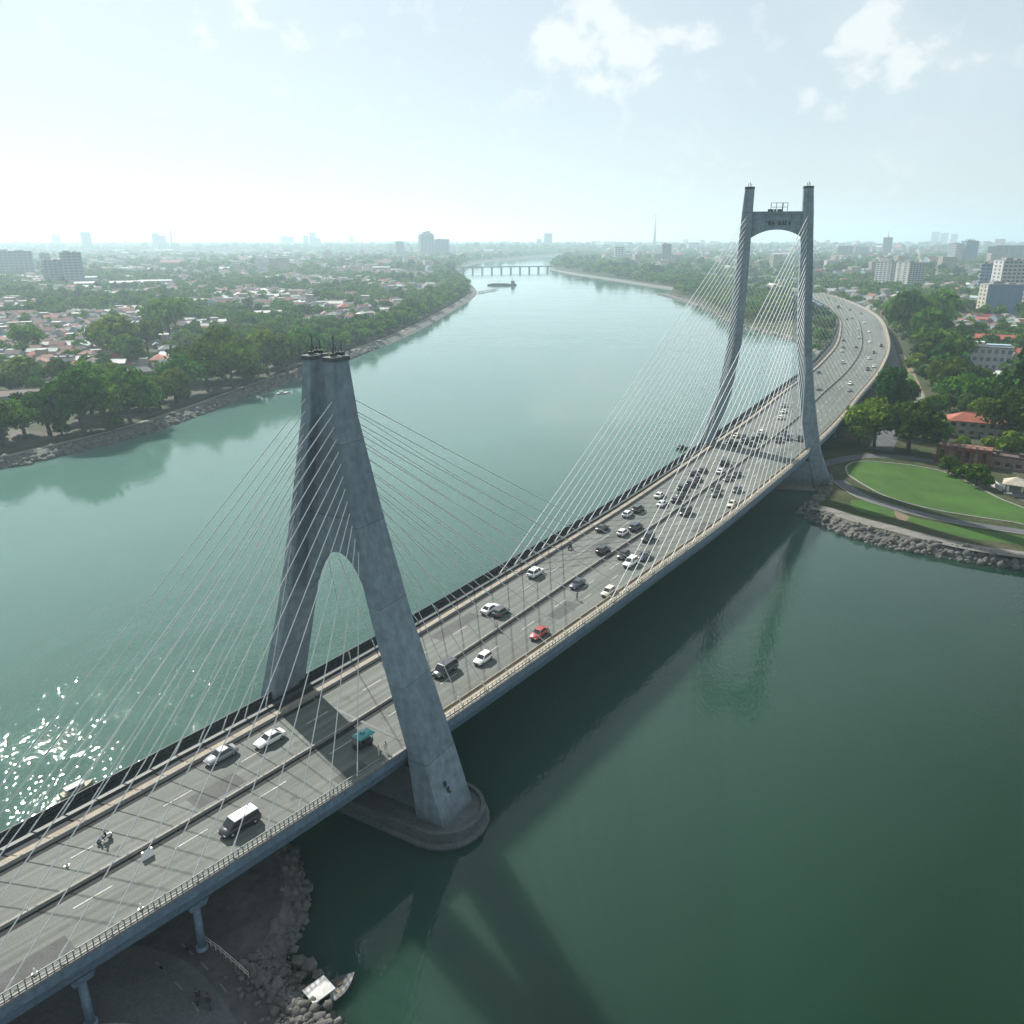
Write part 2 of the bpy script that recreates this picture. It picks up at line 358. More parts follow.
LSH = [(-4000, -300), (-900, 60), (-420, 200), (-260, 250), (-186, 280), (-176, 301), (-161, 329), (-149, 374), (-139, 437), (-131, 472), (-115, 553), (-104, 615), (-93, 678), (-83, 760), (-75, 850), (-60, 1050), (-49, 1257), (-70, 1500), (-112, 1866), (-146, 2221), (-126, 2851), (-8, 3319), (335, 4333)]
RSH = [(335, 4333), (250, 3800), (186, 3243), (104, 2542), (99, 2294), (130, 2030), (185, 1771), (242, 1487), (272, 1356), (228, 1254), (232, 1230), (235, 1079), (222, 900), (214, 809), (219, 738), (236, 690), (226, 600), (196, 500), (160, 420), (128, 345), (113, 302), (107, 280), (105, 264), (98, 248), (89.5, 238), (87.5, 232), (95, 212), (105, 203), (115, 196), (130, 189), (200, 168), (600, 90), (3000, -800)]
NSH = [(-95, -20), (-75, 40), (-62, 78), (-50, 92), (-40, 95), (-32, 92), (-28, 87), (-26, 82), (-25.5, 77), (-26, 74.5), (-26.5, 72.5), (-25, 70.5), (-22, 67), (-18, 63.5), (-13, 58), (0, 40), (30, -20)]
def smooth_line(P, it=2):
    P = [tuple(p) for p in P]
    for _ in range(it):
        Q = [P[0]]
        for a, b in zip(P[:-1], P[1:]):
            if hypot(a[0]-b[0], a[1]-b[1]) > 1200: Q += [a, b]; continue
            Q += [(a[0]*.75+b[0]*.25, a[1]*.75+b[1]*.25), (a[0]*.25+b[0]*.75, a[1]*.25+b[1]*.75)]
        P = Q+[P[-1]]
    return P
def offset_line(P, d):
    """shift a polyline to its left by d"""
    Q = []
    for i, p in enumerate(P):
        a, b = P[max(0, i-1)], P[min(len(P)-1, i+1)]
        t = Vector((b[0]-a[0], b[1]-a[1])); t = t.normalized() if t.length > 1e-6 else Vector((1, 0))
        Q.append((p[0]-t.y*d, p[1]+t.x*d))
    return Q
LSH, RSH, NSH = smooth_line(LSH), smooth_line(RSH), smooth_line(NSH)
def land(name, shore, far, zt, wid, rim, mg, mb):
    """flat ground behind a sloping bank; the land lies left of the shore line"""
    inn = offset_line(shore, wid)
    poly = inn+far
    tri = tessellate_polygon([[Vector((x, y, 0)) for x, y in poly]])
    b = MB(); b.add([(x, y, zt) for x, y in poly], [t for t in tri], 0)
    for i, f in enumerate(b.f):     # face up
        p, q, r = (Vector(b.v[k]) for k in f)
        if (q-p).cross(r-p).z < 0: b.f[i] = f[::-1]
    mid = offset_line(shore, wid*.55)
    rows = [[(x, y, -1.2) for x, y in offset_line(shore, -1.0)], [(x, y, zt*.55) for x, y in mid], [(x, y, zt+.0) for x, y in inn]]
    b.loft([r[::-1] for r in rows], 1, closed=False)
    o = b.build(name, [mg, mb]); o['kind'] = 'structure'; return o, inn
LAND_Z = 2.6
_, LIN = land('ground_left_bank', LSH, [(335, 19000), (-19000, 19000), (-19000, -300)], LAND_Z, 7, 0, M['cityground'], M['rock'])
_, RIN = land('ground_right_bank', RSH, [(19000, -800), (19000, 19000), (335, 19000)], LAND_Z, 5, 0, M['bankground'], M['rock'])
_, NIN = land('ground_near_bank', NSH[::-1], [(-95, -20), (30, -20)][:0], 1.8, 3.0, 0, M['quay'], M['rock'])

def inside(x, y, poly):
    c = False; j = len(poly)-1
    for i in range(len(poly)):
        xi, yi = poly[i]; xj, yj = poly[j]
        if (yi > y) != (yj > y) and x < (xj-xi)*(y-yi)/(yj-yi)+xi: c = not c
        j = i
    return c
def sheet(name, poly, z, m, kind='structure'):
    tri = tessellate_polygon([[Vector((x, y, 0)) for x, y in poly]])
    b = MB(); b.add([(x, y, z) for x, y in poly], tri)
    for i, f in enumerate(b.f):
        p, q, r = (Vector(b.v[k]) for k in f)
        if (q-p).cross(r-p).z < 0: b.f[i] = f[::-1]
    o = b.build(name, m); o['kind'] = kind; return o
def ribbon(name, line, w, z, m, h=0.0, kind='structure'):
    L, R = offset_line(line, w/2), offset_line(line, -w/2)
    b = MB()
    if h: b.loft([[(r[0], r[1], z), (r[0], r[1], z+h), (l[0], l[1], z+h), (l[0], l[1], z)] for l, r in zip(L, R)], closed=True)
    else: b.loft([[(r[0], r[1], z), (l[0], l[1], z)] for l, r in zip(L, R)], closed=False)
    o = b.build(name, m); o['kind'] = kind; return o

# ------------------------------------------------------------------ bridge alignment
MED = [(-139, -28), (-108, 8), (-74, 41), (-53.1, 64.4), (-36.5, 84.5), (-20.8, 105.4), (-5.9, 126.8), (8.7, 148.5), (23.2, 170.1), (38, 191.6), (52.2, 213.6), (66, 235.8), (79.8, 257.9), (93.5, 280.2), (107, 302.5), (120.1, 325.1), (132.7, 348), (145.4, 370.8), (158.4, 393.4), (171.4, 416.1), (183.9, 439), (195.9, 462.2), (207.6, 485.6), (218.9, 509.1), (229.7, 532.9), (239.9, 556.9), (249.8, 581.1), (259.5, 605.3), (269.2, 629.6), (278.8, 653.9), (288.2, 678.3), (297.3, 702.7), (306, 727.4), (314.2, 752.1), (322.1, 777), (329.5, 802.1), (337, 827.3), (350, 878), (364, 945), (378, 1015), (386, 1090), (385, 1170), (372, 1260), (340, 1350), (285, 1430)]
_m = np.array(MED, float)
for _ in range(3):
    q = np.empty((2*len(_m)-2, 2)); q[0::2] = _m[:-1]*.75+_m[1:]*.25; q[1::2] = _m[:-1]*.25+_m[1:]*.75
    _m = np.vstack([_m[:1], q, _m[-1:]])
_d = np.r_[0, np.cumsum(np.hypot(*np.diff(_m, axis=0).T))]
_i0 = np.argmin(np.hypot(_m[:, 0]+53.1, _m[:, 1]-64.4)); _d -= _d[_i0]      # s = 0 at the frame's lower left
SMAX = float(_d[-1])
def cl(s):
    x, y = np.interp(s, _d, _m[:, 0]), np.interp(s, _d, _m[:, 1])
    e = 6.0
    tx = np.interp(s+e, _d, _m[:, 0])-np.interp(s-e, _d, _m[:, 0]); ty = np.interp(s+e, _d, _m[:, 1])-np.interp(s-e, _d, _m[:, 1])
    k = math.hypot(tx, ty); return float(x), float(y), float(tx/k), float(ty/k)
def br(s, o):
    """point at station s, offset o to the right of the median"""
    x, y, tx, ty = cl(s); return (x+ty*o, y-tx*o)
O_R = ([-120, 0, 26, 52, 104, 157, 235, 340, 480, 600, 700, 800, 900, 1500], [9.8, 9.8, 10.2, 10.8, 12.7, 14, 15.6, 16.3, 16.2, 18.3, 19.6, 20.5, 20, 20])
O_L = ([-120, 0, 26, 130, 235, 290, 420, 500, 600, 700, 800, 900, 1500], [-14.2, -14.2, -15.2, -16.0, -18.4, -20, -20.6, -21.5, -19.4, -17.4, -17, -17, -17])
O_C = ([-120, 0, 26, 130, 235, 340, 500, 600, 700, 900, 1500], [-9.2, -9.2, -10.2, -11.5, -14.4, -16, -15.9, -14.4, -14.0, -13.6, -13.6])
def orr(s): return float(np.interp(s, *O_R))
def oll(s): return float(np.interp(s, *O_L))
def occ(s): return float(np.interp(s, *O_C))
def heading(s): x, y, tx, ty = cl(s); return atan2(ty, tx)
def nearest_s(x, y): return float(_d[np.argmin((_m[:, 0]-x)**2+(_m[:, 1]-y)**2)])

BR = empty('cable_stayed_bridge', (*br(45, 0), 0))
tag(BR, 'long cable stayed road bridge with two grey pylons, curving across the green river', 'bridge')
BX, BY = BR.location.x, BR.location.y
def bpart(name, b, mats, parent=BR):
    b.v = [(x-BX, y-BY, z) for x, y, z in b.v]
    return b.build(name, mats, parent)
ST = [float(x) for x in list(np.arange(-118, 320, 4))+list(np.arange(320, SMAX-2, 8))]
def sweep(fun, stations=ST, b=None, m=0, closed=True):
    """fun(s) -> list of (offset, z); lofted along the bridge"""
    b = b or MB()
    rings = [[(*br(s, o), z) for o, z in fun(s)] for s in stations]
    return b.loft(rings, m, closed=closed)
bpart('deck_girder', sweep(lambda s: [(oll(s), 12.47), (oll(s), 11.2), (oll(s)+.5, 11.0), (oll(s)+.9, 9.4), (oll(s)+4, 8.9), (orr(s)-4, 8.9), (orr(s)-.9, 9.4), (orr(s)-.35, 11.0), (orr(s), 11.2), (orr(s), 12.47)]), M['concrete'])
# road surface, with a uv map running along the lanes
def roadway():
    me = sweep(lambda s: [(occ(s)+.1, DECK), (0, DECK+.06), (orr(s)-.45, DECK)], closed=False)
    o = bpart('roadway', me, M['asphalt'])
    uv = o.data.uv_layers.new(name='along'); n = 3
    vuv = [(s, k) for s in ST for k in (occ(s), 0, orr(s))]
    for lp in o.data.loops: uv.data[lp.index].uv = vuv[lp.vertex_index]
roadway()
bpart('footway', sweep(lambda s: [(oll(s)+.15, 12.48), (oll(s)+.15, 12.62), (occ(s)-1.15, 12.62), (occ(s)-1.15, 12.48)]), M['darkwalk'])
bpart('footway', sweep(lambda s: [(occ(s)-1.1, 12.48), (occ(s)-1.1, 12.78), (occ(s)-.27, 12.78), (occ(s)-.27, 12.48)]), M['tan'])
bpart('footway', sweep(lambda s: [(orr(s)-1.9, 12.49), (orr(s)-1.9, 12.80), (orr(s)-.5, 12.80), (orr(s)-.5, 12.49)], [s for s in ST if s > 52]), M['tan'])
bpart('barrier', sweep(lambda s: [(occ(s)-.24, 12.49), (occ(s)-.18, 12.95), (occ(s)+.1, 12.95), (occ(s)+.2, 12.49)]), M['kerb'])
bpart('barrier', sweep(lambda s: [(-.3, 12.52), (-.24, 12.95), (.08, 12.95), (.16, 12.52)]), M['kerb'])
bpart('barrier', sweep(lambda s: [(orr(s)-2.25, 12.49), (orr(s)-2.1, 13.15), (orr(s)-1.95, 13.15), (orr(s)-1.92, 12.49)], [s for s in ST if s > 52]), M['tan'])
M['shade_strip'] = mat('barrier_shade', (.014, .015, .016), .9, .3, .5, 4.0)  # near-black strips that paint the barriers' shadow onto the road
bpart('barrier_shade', sweep(lambda s: [(.17, DECK+.068), (1.15, DECK+.064)], closed=False), M['shade_strip'])
bpart('barrier_shade', sweep(lambda s: [(occ(s)+.3, DECK+.012), (occ(s)+1.1, DECK+.02)], closed=False), M['shade_strip'])
def railing(off, s0, s1, h, mt, step_near, name='railing', z0=12.48, panel=None, top=.09):
    b = MB(); s = s0
    while s < s1:
        st = step_near if s < 200 else step_near*2.0 if s < 420 else step_near*5
        x, y = br(s, off(s)); a = heading(s)
        w = .1 if s < 200 else .16
        b.box((x, y, z0+h/2), (w, w, h), a); s += st
    sts = [q for q in ST if s0 <= q <= s1]
    for zz in (z0+h, z0+h*.5, z0+.18):
        sweep(lambda s: [(off(s)-top/2, zz), (off(s)-top/2, zz+top), (off(s)+top/2, zz+top), (off(s)+top/2, zz)], sts, b)
    return bpart(name, b, mt)
railing(lambda s: orr(s)-.18, -116, 43, 1.15, M['rail'], .62)
railing(lambda s: orr(s)-.18, 52, SMAX-60, 1.2, M['railpale'], 1.0)
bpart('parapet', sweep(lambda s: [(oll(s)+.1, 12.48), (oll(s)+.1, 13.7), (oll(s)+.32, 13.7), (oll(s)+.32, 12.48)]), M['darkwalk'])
railing(lambda s: oll(s)+.45, -116, SMAX-60, 1.35, M['raildark'], 1.2)
bpart('cable_duct', sweep(lambda s: [(oll(s)+1.9, 12.6), (oll(s)+1.9, 12.95), (oll(s)+2.5, 12.95), (oll(s)+2.5, 12.6)]), M['raildark'])
# edge beam lip
bpart('edge_trim', sweep(lambda s: [(orr(s)-.42, 12.48), (orr(s)-.42, 12.66), (orr(s)+.05, 12.66), (orr(s)+.05, 12.40)]), M['kerb'])
# lane paint
b = MB()
def dash(s0, s1, off, w=.16, z=DECK+.065):
    n = max(1, int((s1-s0)/6)); L = [s0+(s1-s0)*i/n for i in range(n+1)]
    d_ = MB(); d_.loft([[(*br(s, off(s)-w/2), z), (*br(s, off(s)+w/2), z)] for s in L], closed=False); DASHES.append((s0, d_))
DASHES = []
s = -110.0
while s < 860:
    wide = .16 if s < 200 else .22
    dash(s, s+4.2, lambda q: orr(q)*.30 if q > 60 else 2.9, wide)
    dash(s+3, s+7, lambda q: occ(q)*.52, wide)
    if s > 90: dash(s+6, s+9.5, lambda q: (orr(q)-2)*.62, wide)
    s += 11.5
DASHES.sort(key=lambda t: abs(t[0]-20)); rest = MB()
for k, (_, d_) in enumerate(DASHES):
    if k < 98: bpart('lane_dash', d_, M['paint'])
    else: rest.add(d_.v, d_.f)
bpart('lane_dashes', rest, M['paint'])['kind'] = 'stuff'
for s in (-30, 47.5, 268, 610, 742):
    b = MB()
    L = [(o, DECK+.068) for o in np.linspace(occ(s)+.3, orr(s)-2.2, 12)]
    b.loft([[(*br(s, o), DECK+.068), (*br(s+.45, o), DECK+.068)] for o, _ in L], closed=False)
    bpart('expansion_joint', b, M['steel'])

M['patch'] = mat('asphalt_repair', (.060, .064, .062), .85, .2, .5, 4.0)
for s, o, L_, w_ in ((-6, 5.8, 9, 2.6), (22, -4.2, 7, 3.0), (36, 7.4, 5, 1.6), (74, -8.6, 12, 2.4), (93, 4.4, 8, 2.8), (128, -6.0, 14, 2.6), (152, 9.4, 9, 2.4), (205, -3.6, 16, 2.8), (236, 6.5, 12, 3.0)):
    q = [s+L_*i/4 for i in range(5)]
    zz = lambda p, off: DECK+.06*(1-abs(off)/(orr(p) if off > 0 else -occ(p)))+.008
    b = MB(); b.loft([[(*br(p, o), zz(p, o)), (*br(p, o+w_), zz(p, o+w_))] for p in q], closed=False); bpart('asphalt_patch', b, M['patch'])
# ------------------------------------------------------------------ pylons
def frame_box(b, C, a, f, stations, m=0):
    """loft a leg: stations (z, c, w, d) - centre c along a, width w along a, depth d along f"""
    rings = []
    for z, c, w, d in stations:
        ch = min(w, d)*.08; r = []
        for p, q in ((-w/2+ch, -d/2), (w/2-ch, -d/2), (w/2, -d/2+ch), (w/2, d/2-ch), (w/2-ch, d/2), (-w/2+ch, d/2), (-w/2, d/2-ch), (-w/2, -d/2+ch)):
            r.append((C[0]+a[0]*(c+p)+f[0]*q, C[1]+a[1]*(c+p)+f[1]*q, z))
        rings.append(r)
    b.loft(rings, m)
def panel(b, C, a, f, poly, d, m=0):
    """extrude a polygon of (c, z) over depth d"""
    n = len(poly)
    vs = [(C[0]+a[0]*c+f[0]*q, C[1]+a[1]*c+f[1]*q, z) for q in (-d/2, d/2) for c, z in poly]
    tri = tessellate_polygon([[Vector((c, z, 0)) for c, z in poly]])
    fs = [(i, (i+1) % n, n+(i+1) % n, n+i) for i in range(n)]+[t for t in tri]+[tuple(n+k for k in t[::-1]) for t in tri]
    b.add(vs, fs, m)
def stadium(C, a, f, L, w, n=14):
    P = []
    for sgn in (1, -1):
        for i in range(n+1):
            t = -pi/2+pi*i/n
            c, q = sgn*(L-w)+sgn*w*cos(t), sgn*w*sin(t)
            P.append((C[0]+a[0]*c+f[0]*q, C[1]+a[1]*c+f[1]*q))
    return P
# near pylon: two leaning legs that meet in a slotted wall
C1, A1, F1 = (-24.25, 104.75), (.866, -.5), (.5, .866)
py1 = empty('pylon', (0, 0, 0), parent=BR); tag(py1, 'nearer pylon whose two leaning legs meet at the top')
L1 = [(-1, 17.2, 5.6, 7.4), (2, 16.6, 5.4, 7.4), (9.5, 15.0, 3.8, 7.1), (12.5, 14.3, 3.2, 6.9), (30, 8.9, 2.1, 6.3), (45, 5.0, 1.85, 5.6), (58, 2.45, 1.8, 4.0), (65.6, 1.85, 1.8, 3.0)]
for sg in (1, -1):
    b = MB(); frame_box(b, C1, A1, F1, [(z, sg*c, w, d) for z, c, w, d in L1]); leg = bpart('leg', b, M['pylon'], py1)
    b = MB(); frame_box(b, C1, A1, F1, [(65.6, sg*1.85, 2.1, 3.3), (66.1, sg*1.85, 2.1, 3.3)]); bpart('cap', b, M['footing'], py1)
    b = MB()
    for k, (q, hh) in enumerate(((-.9, 1.1), (0, 2.6), (.8, 1.8), (.3, 1.0))):
        px, py = C1[0]+A1[0]*(sg*1.85+.3*((-1)**k))+F1[0]*q, C1[1]+A1[1]*(sg*1.85+.3*((-1)**k))+F1[1]*q
        b.tube((px, py, 66.2), (px, py, 66.2+hh), .07, 5)
        if k != 1: b.box((px, py, 66.4), (.6, .5, .4), .4*k)
    for q in (-1.5, 1.5):
        p0 = [(C1[0]+A1[0]*(sg*1.85+e)+F1[0]*q, C1[1]+A1[1]*(sg*1.85+e)+F1[1]*q) for e in (-1, 1)]
        b.tube((*p0[0], 66.9), (*p0[1], 66.9), .05, 4)
        for p in p0: b.tube((*p, 66.2), (*p, 66.95), .05, 4)
    bpart('mast', b, M['steel'], py1)
b = MB()
arch = [(c, 38.8-7.8*abs(c/5.6)**2.2) for c in np.linspace(-5.6, 5.6, 15)]
arch[0] = (-6.6, 31.2); arch[-1] = (6.6, 31.2)
panel(b, C1, A1, F1, [(-1.5, 60.5), (-2.9, 54.5), (-8.6, 31.2)][::-1][0:0]+[(1.6, 58.5), (-1.6, 58.5), (-4.7, 45)]+arch+[(4.7, 45)], .9)
bpart('cross_wall', b, M['pylon'], py1)
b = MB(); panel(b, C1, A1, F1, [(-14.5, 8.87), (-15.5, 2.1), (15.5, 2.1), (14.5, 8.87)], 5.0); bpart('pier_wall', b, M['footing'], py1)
b = MB()
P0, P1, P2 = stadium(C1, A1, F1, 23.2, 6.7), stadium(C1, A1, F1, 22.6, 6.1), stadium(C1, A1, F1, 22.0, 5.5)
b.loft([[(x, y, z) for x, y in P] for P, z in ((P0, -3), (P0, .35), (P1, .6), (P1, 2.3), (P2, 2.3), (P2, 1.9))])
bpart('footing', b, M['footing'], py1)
b = MB()
for k, (c, z) in enumerate(((15.6, 7.2), (15.9, 6.2), (16.05, 5.4))):     # inspection hatches on the outer face
    x, y = C1[0]+A1[0]*(c+1.95-.06*(9.5-z))+F1[0]*(-1.2+.3*k), C1[1]+A1[1]*(c+1.95-.06*(9.5-z))+F1[1]*(-1.2+.3*k)
    b.box((x+A1[0]*.18, y+A1[1]*.18, z), (.5, .5, .8), atan2(A1[1], A1[0]))
bpart('hatch', b, M['steel'], py1)

# far pylon: H shape with an arched cross beam
C2, A2, F2 = (84.2, 269.2), (.97, -.243), (.243, .97)
py2 = empty('pylon', (0, 0, 0), parent=BR); tag(py2, 'farther and taller pylon with an arched cross beam')
L2 = [(-2, 23.0, 6.6, 7.4), (2, 21.6, 6.0, 7.0), (12.5, 17.8, 5.0, 6.2), (22, 15.3, 4.8, 5.8), (31, 13.3, 4.6, 5.6), (38, 12.3, 4.5, 5.5), (48, 11.0, 4.5, 5.6), (66, 10.0, 4.1, 5.2), (78, 9.5, 3.7, 4.9), (88, 9.1, 3.3, 4.4), (95.0, 8.75, 2.9, 4.0)]
def d2(z): return float(np.interp(z, [2, 12.5, 31, 48, 78, 95], [1.0, 1.0, 1.4, 1.0, -.2, -.8]))
for sg in (1, -1):
    b = MB(); frame_box(b, C2, A2, F2, [(z, sg*c+d2(z), w, d) for z, c, w, d in L2]); bpart('leg', b, M['pylon'], py2)
    b = MB(); frame_box(b, C2, A2, F2, [(95.0, sg*8.75-.8, 3.0, 4.0), (95.7, sg*8.75-.8, 3.0, 4.0)])
    for q in (-1.2, 0.2, 1.3):
        x, y = C2[0]+A2[0]*(sg*8.75-.8+q*.4)+F2[0]*q, C2[1]+A2[1]*(sg*8.75-.8+q*.4)+F2[1]*q
        b.tube((x, y, 95.7), (x, y, 97.2-abs(q)*.4), .09, 5)
    bpart('cap', b, M['steel'], py2)
b = MB()
arch = [(c, 83.0-2.6*abs(c/8.0)**2.2) for c in np.linspace(-8.5, 7.7, 17)]
panel(b, C2, A2, F2, [(7.7, 87.6), (-8.5, 87.6)]+arch, 3.0)
panel(b, C2, A2, F2, [(7.3, 88.4), (-8.1, 88.4), (-8.1, 87.62), (7.3, 87.62)], 3.5)
bpart('cross_beam', b, M['pylon'], py2)
b = MB()     # gantry on the beam
for c in (-2.6, -1.0, 1.0, 2.4):
    for q in (-1.0, 1.0):
        x, y = C2[0]+A2[0]*c+F2[0]*q, C2[1]+A2[1]*c+F2[1]*q; b.tube((x, y, 88.4), (x, y, 91.0), .05, 4)
for z in (89.7, 90.95):
    for q in (-1.0, 1.0): b.tube((C2[0]-A2[0]*2.6+F2[0]*q, C2[1]-A2[1]*2.6+F2[1]*q, z), (C2[0]+A2[0]*2.4+F2[0]*q, C2[1]+A2[1]*2.4+F2[1]*q, z), .045, 4)
x, y = C2[0]+A2[0]*.9, C2[1]+A2[1]*.9; b.tube((x, y, 88.4), (x, y, 91.0), .16, 6)
for c in (-3, -2.1, -1.2, -.2, .3): b.box((C2[0]+A2[0]*c, C2[1]+A2[1]*c, 88.75), (.7, .9, .7), .2*c)
bpart('gantry', b, M['steel'], py2)
# worn raised lettering on the face of the beam, two short rows, no longer legible
def strokes(row_c, z, h, segs, b):
    for c0, z0, c1, z1 in segs:
        q = -1.54
        p = [C2[0]+A2[0]*(row_c+c)+F2[0]*q for c in (c0, c1)]; r = [C2[1]+A2[1]*(row_c+c)+F2[1]*q for c in (c0, c1)]
        b.tube((p[0], r[0], z+z0*h), (p[1], r[1], z+z1*h), (.17 if h > 1 else .10), 4)
GL = {'"': [(.1, .7, .1, 1), (.3, .7, .3, 1)], 'N': [(0, 0, 0, 1), (0, 1, .5, 0), (.5, 0, .5, 1)], 'A': [(0, 0, .3, 1), (.3, 1, .6, 0), (.12, .4, .48, .4)], '-': [(0, .5, .4, .5)], 'M': [(0, 0, 0, 1), (0, 1, .3, .4), (.3, .4, .6, 1), (.6, 1, .6, 0)], 'R': [(0, 0, 0, 1), (0, 1, .5, .8), (.5, .8, 0, .5), (0, .5, .5, 0)], 'L': [(0, 0, 0, 1), (0, 0, .5, 0)], 'Y': [(0, 1, .25, .5), (.5, 1, .25, .5), (.25, .5, .25, 0)]}
for txt, c0, z, h in (('"NA-NARA', -3.9, 84.3, 1.35), ('Y--- ---L', -4.2, 86.55, .8)):
    c = c0
    for ch in txt:
        if ch in GL: b = MB(); strokes(c, z, h, GL[ch], b); bpart('letter', b, M['steel'], py2)
        c += 1.0
b = MB(); panel(b, C2, A2, F2, [(-17.5, 8.87), (-19.5, -2), (20.5, -2), (18.5, 8.87)], 6.0); bpart('pier_wall', b, M['pylon'], py2)
b = MB(); P0, P1 = stadium(C2, A2, F2, 27, 8), stadium(C2, A2, F2, 26.4, 7.4)
b.loft([[(x, y, z) for x, y in P] for P, z in ((P0, -3), (P0, .3), (P1, .5))]); bpart('footing', b, M['path'], py2)

# approach piers
def pier(s, o, zb, r=.75, head=1.5):
    x, y = br(s, o); b = MB()
    b.tube((x, y, zb-1.0), (x, y, zb+.35), r*1.5, 12)
    b.tube((x, y, zb+.35), (x, y, 8.2), r, 12, r2=r*.92)
    b.box((x, y, 8.6), (head*1.3, head, .9), heading(s), taper=1.25)
    bpart('pier', b, M['concrete'])
for s in (-78, -48, -20, 3, 15.5): pier(s, orr(s)-2.0, 1.8, .48); pier(s, oll(s)+3, 1.8, .62)
for s in np.arange(318, SMAX-100, 42): pier(s, orr(s)-4.5, LAND_Z, 1.1); pier(s, oll(s)+4.5, LAND_Z, 1.1)

# ------------------------------------------------------------------ stay cables
cables = []      # (p, q, radius, how large it shows)
def fan(C, a, f, legs, cc, zs, s0, first, step, direction, plane, r):
    n = len(zs)
    for i, z in enumerate(zs):
        c = float(np.interp(z, [l[0] for l in legs], [l[1] for l in legs])); dd = float(np.interp(z, [l[0] for l in legs], [l[3] for l in legs]))
        cz = plane*c+(d2(z) if C is C2 else 0)
        q = direction*dd*.46
        top = (C[0]+a[0]*cz+f[0]*q, C[1]+a[1]*cz+f[1]*q, z)
        s = s0+direction*(first+step*(n-1-i))
        if not -118 < s < SMAX: continue
        o = orr(s)-.75 if plane > 0 else oll(s)+1.6
        x, y = br(s, o); cables.append((top, (x, y, 12.7), r))
s1 = nearest_s(*C1); s2 = nearest_s(*C2)
zn = list(np.linspace(60.6, 41.5, 13))
for pl in (1, -1):
    fan(C1, A1, F1, L1, None, zn, s1, 10, 5.9, 1, pl, .066)
    fan(C1, A1, F1, L1, None, zn, s1, 11 if pl > 0 else 8, 4.7 if pl > 0 else 3.9, -1, pl, .066)
zf = list(np.linspace(87, 42, 24)); zb = list(np.linspace(82.5, 42, 22))
for pl in (1, -1):
    fan(C2, A2, F2, L2, None, zf, s2, 9, 5.75, -1, pl, .09)
    fan(C2, A2, F2, L2, None, zb, s2, 14, 9.5, 1, pl, .062)
def cable_mesh(b, p, q, r):
    p, q = Vector(p), Vector(q); L = (q-p).length; prev = p
    for k in range(1, 6):
        t = k/5; w = p.lerp(q, t); w.z -= 4*t*(1-t)*L*.004
        b.tube(prev, w, r, 6, caps=False); prev = w
    b.tube(q-(q-p).normalized()*1.8, q, r*1.6, 6)
def shows(c): m = (Vector(c[0])+Vector(c[1]))/2-Vector((0, 0, CAM_H)); return (Vector(c[0])-Vector(c[1])).length/m.length
order = sorted(range(len(cables)), key=lambda i: -shows(cables[i]))
rest = MB()
for k, i in enumerate(order):
    if k < 99:
        b = MB(); cable_mesh(b, *cables[i]); bpart('stay_cable', b, M['cable'])
    else: cable_mesh(rest, *cables[i])
o = bpart('stay_cables', rest, M['cable']); o['kind'] = 'stuff'

# ------------------------------------------------------------------ words for labels
ORD = 'first second third fourth fifth sixth seventh eighth ninth tenth eleventh twelfth thirteenth fourteenth fifteenth sixteenth seventeenth eighteenth nineteenth'.split()
def ordinal(n):
    if n <= 19: return ORD[n-1]
    tens = 'twenty thirty forty fifty sixty seventy eighty ninety'.split(); tth = 'twentieth thirtieth fortieth fiftieth sixtieth seventieth eightieth ninetieth'.split()
    if n >= 100: return 'hundred and '+ordinal(n-100) if n > 100 else 'hundredth'
    return tth[n//10-2] if n % 10 == 0 else tens[n//10-2]+'-'+ORD[n % 10-1]

# ------------------------------------------------------------------ right bank: lawn, paths, roads
Z = LAND_Z
lawn = [at(u, v, Z) for u, v in ((848, 475), (845, 467), (852, 462), (866, 461), (885, 462.5), (906, 464.5), (924, 467.5), (942, 471), (958, 477), (972, 484), (985, 491), (1000, 499), (1024, 508), (1100, 540), (1100, 548), (1024, 524), (1000, 520.5), (980, 517.5), (960, 514.5), (942, 511.5), (915, 505.5), (891, 498.5), (876, 492), (862, 484))]
sheet('lawn', smooth_line(lawn+[lawn[0]], 2)[:-1], Z+.02, M['grass'])
ribbon('lawn_kerb', smooth_line(lawn+[lawn[0]], 2), .55, Z, M['kerb'], .16)
lp = [at(u, v, Z) for u, v in ((838, 480), (850, 489), (862, 496.5), (880, 503), (906, 510.5), (935, 517.5), (967, 523.5), (1000, 528.5), (1024, 532), (1110, 545))]
ribbon('promenade_road', smooth_line(lp), 4.6, Z+.008, M['lane'])
ribbon('promenade_kerb', offset_line(smooth_line(lp), -2.4), .3, Z, M['kerb'], .15)
strip = [at(u, v, Z) for u, v in ((850, 500), (866, 500.5), (880, 505), (893, 511), (898, 516), (888, 518), (868, 514), (852, 509))]
sheet('grass_verge', smooth_line(strip+[strip[0]], 2)[:-1], Z+.02, M['grass'])
strip = [at(u, v, Z) for u, v in ((908, 516), (930, 521), (967, 528), (1024, 536.5), (1100, 549), (1100, 556), (1024, 544.5), (985, 541), (960, 537), (935, 530), (915, 523), (905, 519))]
sheet('grass_verge', smooth_line(strip+[strip[0]], 2)[:-1], Z+.02, M['grass'])
gp = [at(u, v, Z) for u, v in ((812, 507), (826, 509), (845, 516), (870, 523), (900, 530), (940, 541), (980, 549), (1024, 555), (1100, 564))]
ribbon('gravel_walk', smooth_line(gp), 5.2, Z+.004, M['path'])
sheet('dirt_patch', [at(u, v, Z) for u, v in ((893, 510), (900, 512), (910, 517), (906, 521), (897, 519))], Z+.024, M['dirt'])
up = [at(u, v, Z) for u, v in ((800, 470), (830, 462), (862, 455.5), (890, 456), (925, 459.5), (950, 465), (975, 474), (998, 486), (1024, 498), (1090, 525))]
